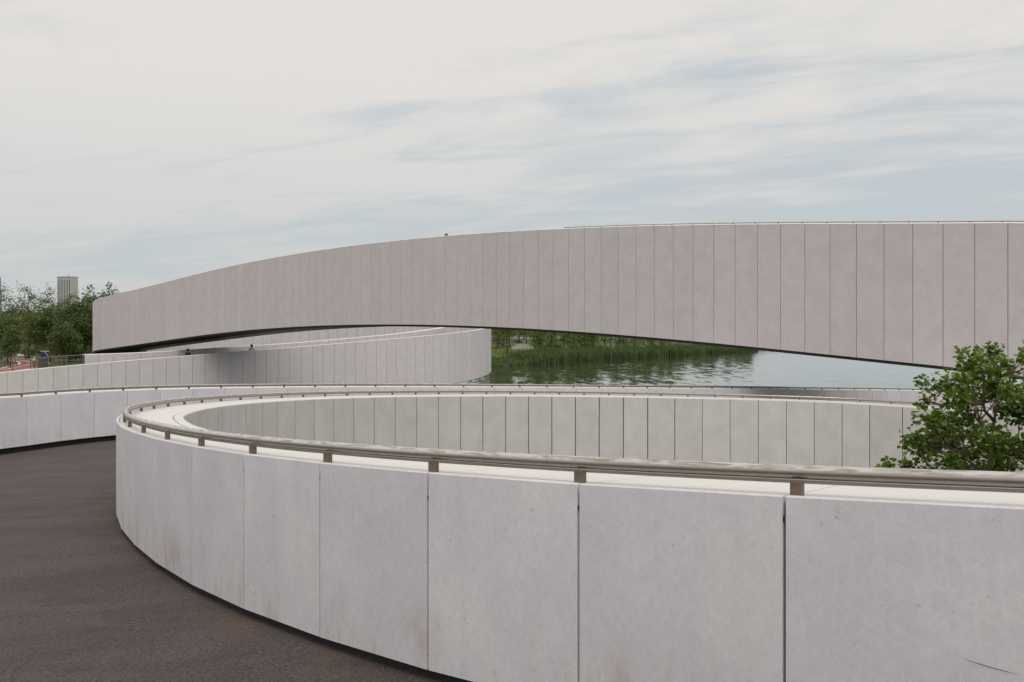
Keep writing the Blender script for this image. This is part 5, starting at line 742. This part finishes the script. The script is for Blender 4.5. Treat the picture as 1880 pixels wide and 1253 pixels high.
# reeds along the far shore: nobody could count them
def reed_bed():
    rg = np.random.default_rng(5); n = 26000
    A = np.array([(-13, 158), (-3.5, 183), (22, 240), (55, 312), (95, 397)], float)
    seg = np.linalg.norm(np.diff(A, axis=0), axis=1); cum = np.concatenate([[0], np.cumsum(seg)])
    t = rg.uniform(0, cum[-1], n); i = np.searchsorted(cum, t)-1; i = np.clip(i, 0, len(seg)-1)
    u = (t-cum[i])/seg[i]; p = A[i]*(1-u[:, None])+A[i+1]*u[:, None]
    dr = np.diff(A, axis=0)/seg[:, None]; nrm = np.stack([-dr[i][:, 1], dr[i][:, 0]], 1)
    bay = np.sin(t*0.11)*1.3+np.sin(t*0.37+1)*0.7
    o = rg.uniform(-2.6, 5.5, n)+bay
    p = p+nrm*o[:, None]
    h = rg.uniform(1.6, 2.9, n)*(1+0.16*np.sin(t*0.23)+0.1*np.sin(t*0.9))*np.clip((t-36)/6, 0.38, 1)
    z = np.maximum(ground_z(p[:, 0], p[:, 1]), WATER_Z-0.25)
    a = rg.uniform(0, math.pi, n); wd = rg.uniform(0.05, 0.11, n); ln = rg.normal(size=(n, 2))*0.16*h[:, None]
    b = np.stack([p[:, 0], p[:, 1], z], 1); ux = np.stack([np.cos(a), np.sin(a), np.zeros(n)], 1)*wd[:, None]
    mid = b+np.stack([ln[:, 0]*0.35, ln[:, 1]*0.35, h*0.62], 1); tip = b+np.stack([ln[:, 0], ln[:, 1], h], 1)
    V = np.stack([b-ux, b+ux, mid+ux*1.2, mid-ux*1.2, tip], 1).reshape(-1, 3)
    F = []
    for k in range(n): F += [(5*k, 5*k+1, 5*k+2, 5*k+3), (5*k+3, 5*k+2, 5*k+4)]
    o = mesh_obj('reeds', V, F, M['reed']); o['kind'] = 'stuff'; o['label'] = 'dense belt of green reeds along the far shore of the lake'
reed_bed()
def meadow():
    rg = np.random.default_rng(9); V = []; n = 9000
    x = rg.uniform(900, 1390, n); d = 1/rg.uniform(1/330., 1/190., n); X = (x-940)/1827.8*d
    ok = shore_dist(X, d) > 1.0; X = X[ok]; d = d[ok]; n = len(X); z = ground_z(X, d)
    a = rg.uniform(0, math.pi, n); h = rg.uniform(0.2, 0.6, n); w_ = rg.uniform(0.10, 0.3, n)
    b = np.stack([X, d, z], 1); ux = np.stack([np.cos(a), np.sin(a), 0*a], 1)*w_[:, None]
    V = np.stack([b-ux, b+ux, b+np.stack([rg.normal(size=n)*0.15, rg.normal(size=n)*0.15, h], 1)], 1).reshape(-1, 3)
    o = mesh_obj('grass', V, [(3*k, 3*k+1, 3*k+2) for k in range(n)], M['leaf_bank']); o['kind'] = 'stuff'; o['label'] = 'tufted green grass on the far bank'
meadow()

# ------------------------------------------------------------------ 7. the park on the left: red track, kerb lines, small things
def strip_on_ground(name, A, B, mt, dz, kind='structure', n=60):
    def res(P):
        P = np.array(P, float); s = np.concatenate([[0], np.cumsum(np.linalg.norm(np.diff(P, axis=0), axis=1))]); u = np.linspace(0, s[-1], n)
        q = np.stack([np.interp(u, s, P[:, 0]), np.interp(u, s, P[:, 1])], 1)
        for _ in range(3): q[1:-1] = (q[:-2]+2*q[1:-1]+q[2:])/4
        return q
    a = res(A); b = res(B); m = 8; V = []
    for i in range(n):
        for j in range(m):
            q = a[i]*(1-j/(m-1))+b[i]*(j/(m-1)); V.append((q[0], q[1], float(ground_z(q[0], q[1]))+dz))
    F = [(i*m+j, i*m+j+1, (i+1)*m+j+1, (i+1)*m+j) for i in range(n-1) for j in range(m-1)]
    o = mesh_obj(name, V, F, mt)
    if sum(p.normal.z for p in o.data.polygons) < 0: o.data.flip_normals()
    if kind: o['kind'] = kind
    return o
def gp(L_): return [((x-940)/1827.8*(3.02*1827.8/(y-622)), 3.02*1827.8/(y-622)) for x, y in L_]
t_in = gp([(-30, 680.5), (0, 677.7), (18, 673.5), (30, 670.8), (36.6, 668.7), (36, 666.3), (29, 664.2), (15, 662.8), (0, 662), (-40, 661)])
t_out = gp([(-30, 689), (0, 686), (30, 682), (62, 677), (86, 671), (90, 667), (75, 663), (50, 659.6), (26, 657.4), (-40, 656)])
t_ln = gp([(-30, 682), (0, 680.5), (14.5, 678.5), (35, 674.5), (52, 670.6), (57, 668.4), (54, 666), (47.7, 664), (29.8, 661.6), (10, 660.3), (-40, 659.6)])
strip_on_ground('running_track', t_in, t_out, M['track'], 0.03)
def line(name, P, wd, mt, dz):
    P = np.array(P); d = np.gradient(P, axis=0); d /= np.linalg.norm(d, axis=1, keepdims=True); nn_ = np.stack([-d[:, 1], d[:, 0]], 1)
    return strip_on_ground(name, P-nn_*wd/2, P+nn_*wd/2, mt, dz)
line('track_edge_line', t_in, 0.30, M['white'], 0.045); line('track_lane_line', t_ln, 0.16, M['white'], 0.045); line('track_edge_line', t_out, 0.30, M['white'], 0.045)

X, Y, Z = on_ground(80, 103)
cb = thing('utility_cabinet', 'dark grey utility cabinet standing on the grass beside the red track', 'cabinet', (X, Y, Z))
box('body', X-0.46, X+0.46, Y-0.25, Y+0.25, Z+0.06, Z+0.86, M['cabinet'], cb, bev=0.02)
box('plinth', X-0.42, X+0.42, Y-0.21, Y+0.21, Z-0.05, Z+0.06, M['slab'], cb)
box('lid', X-0.49, X+0.49, Y-0.28, Y+0.28, Z+0.86, Z+0.90, M['cabinet'], cb)
box('door', X-0.40, X-0.01, Y-0.265, Y-0.252, Z+0.12, Z+0.80, M['cabinet'], cb); box('door', X+0.01, X+0.40, Y-0.265, Y-0.252, Z+0.12, Z+0.80, M['cabinet'], cb)
X, Y, Z = on_ground(82, 108)
sb = thing('sign_board', 'dark blue sign board with white edging standing behind the grey cabinet', 'sign', (X, Y, Z))
box('board', X-0.42, X+0.42, Y-0.03, Y+0.03, Z+0.95, Z+1.62, M['blue'], sb)
box('edging', X-0.46, X+0.46, Y-0.04, Y+0.04, Z+1.622, Z+1.68, M['white'], sb)
V, F = tube([(X+0.02, Y-0.045, Z+1.58), (X+0.40, Y-0.045, Z+1.12)], 0.022, 5); mesh_obj('stripe', V, F, M['white'], sb)
for q in (-1, 1): box('leg', X+q*0.36-0.03, X+q*0.36+0.03, Y-0.03, Y+0.03, Z-0.05, Z+0.949, M['cabinet'], sb)
X, Y, Z = on_ground(63, 101)
bo = thing('bollard', 'brown bollard with a white head at the edge of the red track', 'bollard', (X, Y, Z))
V, F = tube([(X, Y, Z-0.05), (X, Y, Z+0.80)], [0.14, 0.12], 8); mesh_obj('post', V, F, M['wood'], bo)
V, F = tube([(X, Y, Z+0.80), (X, Y, Z+1.0), (X, Y, Z+1.16)], [0.115, 0.10, 0.04], 8); mesh_obj('head', V, F, M['white'], bo)
# wooden props holding up the young trees
for q, (x, d, lab) in enumerate([(69, 102, 'reddish wooden tree prop right of the brown bollard'), (95, 104, 'wooden tree prop between the grey cabinet and the railing'), (109, 106, 'leaning wooden tree prop seen through the railing wires'), (24, 105, 'wooden tree prop leaning on the dark stem inside the track bend'), (8, 106, 'wooden tree prop by the left edge of the picture'), (92, 128, 'tall pale wooden tree prop behind the blue sign board')]):
    X, Y, Z = on_ground(x, d)
    tp = thing('tree_prop', lab, 'tree prop', (X, Y, Z), 0, 'wooden tree props')
    hh = 2.3 if d > 120 else 1.35
    for k in range(3):
        a = 2.1*k+q; V, F = tube([(X+math.cos(a)*0.48, Y+math.sin(a)*0.48, Z-0.03), (X+math.cos(a+.5)*0.05, Y+math.sin(a+.5)*0.05, Z+hh)], 0.038, 5); mesh_obj('stake', V, F, M['wood'], tp)
for x0, x1, d in ((32, 44, 172), (47, 60, 170), (62, 72, 168)):
    a = on_ground(x0, d); b = on_ground(x1, d)
    lw = thing('low_wall', 'low white wall piece on the lawn behind the track, %s of the row' % {32: 'leftmost', 47: 'middle', 62: 'rightmost'}[x0], 'low wall', ((a[0]+b[0])/2, d, a[2]), 0, 'low white wall pieces behind the track')
    box('body', a[0], b[0], d-0.15, d+0.15, a[2]-0.1, a[2]+0.34, M['white'], lw); box('coping', a[0]-0.03, b[0]+0.03, d-0.2, d+0.2, a[2]+0.34, a[2]+0.42, M['white'], lw)
for x, d, wd, lab in ((1100, 262, 0.7, 'small white block on the grass, leftmost on the far bank'), (1129, 274, 0.8, 'small white block beside a thin stem, middle of the far bank'), (1157, 296, 1.6, 'long low white block, right one on the far bank'), (1181, 330, 2.2, 'pale low block farthest right among the bank trees')):
    X, Y, Z = on_ground(x, d); wb = thing('white_block', lab, 'block', (X, Y, Z), 0, 'white blocks on the far bank')
    box('seat', X-wd/2, X+wd/2, Y-0.25, Y+0.25, Z+0.30, Z+0.62, M['white'], wb, bev=0.03); box('foot', X-wd/2+0.1, X+wd/2-0.1, Y-0.2, Y+0.2, Z-0.1, Z+0.30, M['slab'], wb)

# sandy slope among the trees of the far bank
def sandy():
    V = []; n, m = 26, 12; rg = np.random.default_rng(3)
    for i in range(n):
        for j in range(m):
            x = 934+56*i/(n-1); d = 268+34*j/(m-1); X = (x-940)/1827.8*d
            e = math.sin(math.pi*i/(n-1))*min(1, j/3)
            V.append((X, d, float(ground_z(X, d))-0.15+e*(0.3+1.9*(j/(m-1))*(1-0.75*i/(n-1)))+rg.uniform(-.3, .3)*e))
    o = mesh_obj('sandy_slope', V, [(i*m+j, i*m+j+1, (i+1)*m+j+1, (i+1)*m+j) for i in range(n-1) for j in range(m-1)], M['sand'], smooth_sh=False)
    if sum(p.normal.z for p in o.data.polygons) < 0: o.data.flip_normals()
    o['kind'] = 'structure'
sandy()

# ------------------------------------------------------------------ 8. far towers
c = np.array(pix(129, 622, 800)[:2]); Lv = np.array(pix(105, 622, 804)[:2])-c; lw_ = np.linalg.norm(Lv); lu = Lv/lw_
ru = np.array([-lu[1], lu[0]]); ru = ru if ru[1] > 0 else -ru
rw = 8.6; zb_, zt_ = CAMZ-3.2, CAMZ+(622-509.5)/1827.8*800
tw = thing('office_tower', 'far pale office tower with dark window strips rising above the park trees', 'tower', (c[0], c[1], zb_))
def prism(name, pts, z0, z1, mt, parent):
    n = len(pts); V = [(p[0], p[1], z0) for p in pts]+[(p[0], p[1], z1) for p in pts]
    F = [tuple(range(n-1, -1, -1)), tuple(range(n, 2*n))]+[(i, (i+1) % n, n+(i+1) % n, n+i) for i in range(n)]
    return fix_normals(mesh_obj(name, V, F, mt, parent))
def quad_on(u0, u1, d0, d1):     # rectangle on the left face between fractions u, from depth d0 (proud) to d1
    return [c+lu*lw_*u0-ru*d0, c+lu*lw_*u1-ru*d0, c+lu*lw_*u1-ru*d1, c+lu*lw_*u0-ru*d1]
prism('body', [c, c+lu*lw_, c+lu*lw_+ru*rw, c+ru*rw], zb_, zt_, M['facade'], tw)
for k in range(8):
    u0 = 0.03+k*0.12
    prism('window_strip', quad_on(u0, u0+0.082, 0.12, -0.02), zb_+6, zt_-1.6, M['glassdark'], tw)
    prism('fin', quad_on(u0+0.085, u0+0.117, 0.30, -0.02), zb_+6, zt_-1.2, M['white'], tw)
for k in range(4):
    v0 = 0.14+0.2*k; q = [c+ru*rw*v0-lu*0.10, c+ru*rw*(v0+0.03)-lu*0.10, c+ru*rw*(v0+0.03)+lu*0.02, c+ru*rw*v0+lu*0.02]
    prism('facade_rib', q, zb_+6, zt_-1.5, M['facade'], tw)
prism('roof_rim', [c-ru*0.4-lu*0.12, c+lu*(lw_+0.12)-ru*0.4, c+lu*(lw_+0.12)+ru*(rw+0.12), c+ru*(rw+0.12)-lu*0.12], zt_+0.01, zt_+0.9, M['facade'], tw)
mm = c+lu*lw_*0.4+ru*4; V, F = tube([(mm[0], mm[1], zt_+0.9), (mm[0], mm[1], zt_+3.2)], 0.18, 5); mesh_obj('antenna', V, F, M['rail_dark'], tw)
a = pix(-40, 622, 640)[0]; b = pix(1.5, 622, 655)[0]
t2 = thing('grey_tower', 'dark grey far tower block just entering at the left edge of the picture', 'tower', ((a+b)/2, 640, zb_))
zt2_ = CAMZ+(622-507)/1827.8*640
box('body', a, b, 640, 655, zb_, zt2_, M['glassdark'], t2)
for k in range(12): box('floor_band', a-0.1, b+0.1, 639.8, 655.1, zb_+4+k*3.2, zb_+4.7+k*3.2, M['facade'], t2)

# ------------------------------------------------------------------ 9. people on the ribbons
def person_body(height, cloth, legs):
    me = bpy.data.meshes.new('tmp'); h = height/1.72
    J = {'pel': (0, 0, .95), 'belly': (0, 0, 1.10), 'chest': (0, .01, 1.30), 'neck': (0, .015, 1.47), 'head': (0, -.01, 1.58), 'crown': (0, 0, 1.67),
         'shl': (-.17, 0, 1.40), 'ell': (-.24, .03, 1.13), 'wrl': (-.22, -.06, .90), 'hal': (-.21, -.09, .82), 'shr': (.17, 0, 1.40), 'elr': (.24, .03, 1.13), 'wrr': (.23, -.05, .90), 'har': (.22, -.08, .82),
         'hil': (-.09, 0, .90), 'knl': (-.10, -.06, .50), 'anl': (-.10, .06, .09), 'tol': (-.11, -.10, .035), 'hir': (.09, 0, .90), 'knr': (.10, .03, .50), 'anr': (.10, .16, .10), 'tor': (.11, .02, .035)}
    RD = dict(pel=.135, belly=.125, chest=.145, neck=.055, head=.095, crown=.075, shl=.065, ell=.045, wrl=.032, hal=.034, shr=.065, elr=.045, wrr=.032, har=.034, hil=.09, knl=.058, anl=.042, tol=.035, hir=.09, knr=.058, anr=.042, tor=.035)
    Ed = [('pel', 'belly'), ('belly', 'chest'), ('chest', 'neck'), ('neck', 'head'), ('head', 'crown'), ('chest', 'shl'), ('shl', 'ell'), ('ell', 'wrl'), ('wrl', 'hal'), ('chest', 'shr'), ('shr', 'elr'), ('elr', 'wrr'), ('wrr', 'har'), ('pel', 'hil'), ('hil', 'knl'), ('knl', 'anl'), ('anl', 'tol'), ('pel', 'hir'), ('hir', 'knr'), ('knr', 'anr'), ('anr', 'tor')]
    ks = list(J); me.from_pydata([tuple(c_*h for c_ in J[k]) for k in ks], [(ks.index(a_), ks.index(b_)) for a_, b_ in Ed], [])
    o = bpy.data.objects.new('tmp', me); COL.objects.link(o)
    o.modifiers.new('skin', 'SKIN'); sv_ = me.skin_vertices[0].data
    for i, k in enumerate(ks): sv_[i].radius = (RD[k]*h, RD[k]*h); sv_[i].use_root = (k == 'pel')
    o.modifiers.new('sub', 'SUBSURF').levels = 1
    dg = bpy.context.evaluated_depsgraph_get(); m2 = bpy.data.meshes.new_from_object(o.evaluated_get(dg)); m2.name = 'body'
    bpy.data.objects.remove(o); bpy.data.meshes.remove(me)
    m2.materials.clear(); [m2.materials.append(x) for x in (M['skin'], cloth, legs)]
    for p in m2.polygons:
        z = p.center.z/h; p.use_smooth = True
        p.material_index = 0 if z > 1.46 or (abs(p.center.x)/h > 0.17 and z < 0.9) else (1 if z > 0.93 else 2)
    return m2
def person(loc, rz, height, cloth, legs, hair, label):
    t = thing('person', label, 'person', loc, rz, 'people walking on the ribbons')
    o = bpy.data.objects.new('body', person_body(height, cloth, legs)); COL.objects.link(o); o.parent = t
    bm = bmesh.new(); bmesh.ops.create_uvsphere(bm, u_segments=12, v_segments=8, radius=0.112*height/1.72)
    for v in bm.verts:
        v.co.z = v.co.z*1.1+1.615*height/1.72; v.co.y += 0.02
        if v.co.y < -0.06: v.co.y = -0.06
    me = bpy.data.meshes.new('hair'); bm.to_mesh(me); bm.free(); me.materials.append(hair); me.polygons.foreach_set('use_smooth', [True]*len(me.polygons))
    q = bpy.data.objects.new('hair', me); COL.objects.link(q); q.parent = t
M['light_cloth'] = plain('light_cloth', (0.50, 0.45, 0.43), 0.9)
def ribbon_spot(curve, s, off, dz):
    p, n = curve.at(s); return (p[0][0]+n[0][0]*off, p[0][1]+n[0][1]*off, p[0][2]+dz)
person(ribbon_spot(RAMP, 13.6, -2.2, -1.25), 2.7, 1.72, M['dark_cloth'], M['dark_cloth'], M['hair'], 'person in dark clothes on the lower ramp, under the shade of the bridge')
person(ribbon_spot(RAMP, 19.0, -2.6, -1.25), 3.5, 1.66, M['light_cloth'], M['grey_cloth'], M['hair'], 'black-haired person in light clothes farther up the lower ramp')
person(ribbon_spot(BRIDGE, 29.6, 1.3, -1.29), 2.4, 1.60, M['light_cloth'], M['dark_cloth'], M['hair_brown'], 'brown-haired person whose head just shows over the ribbon bridge parapet')
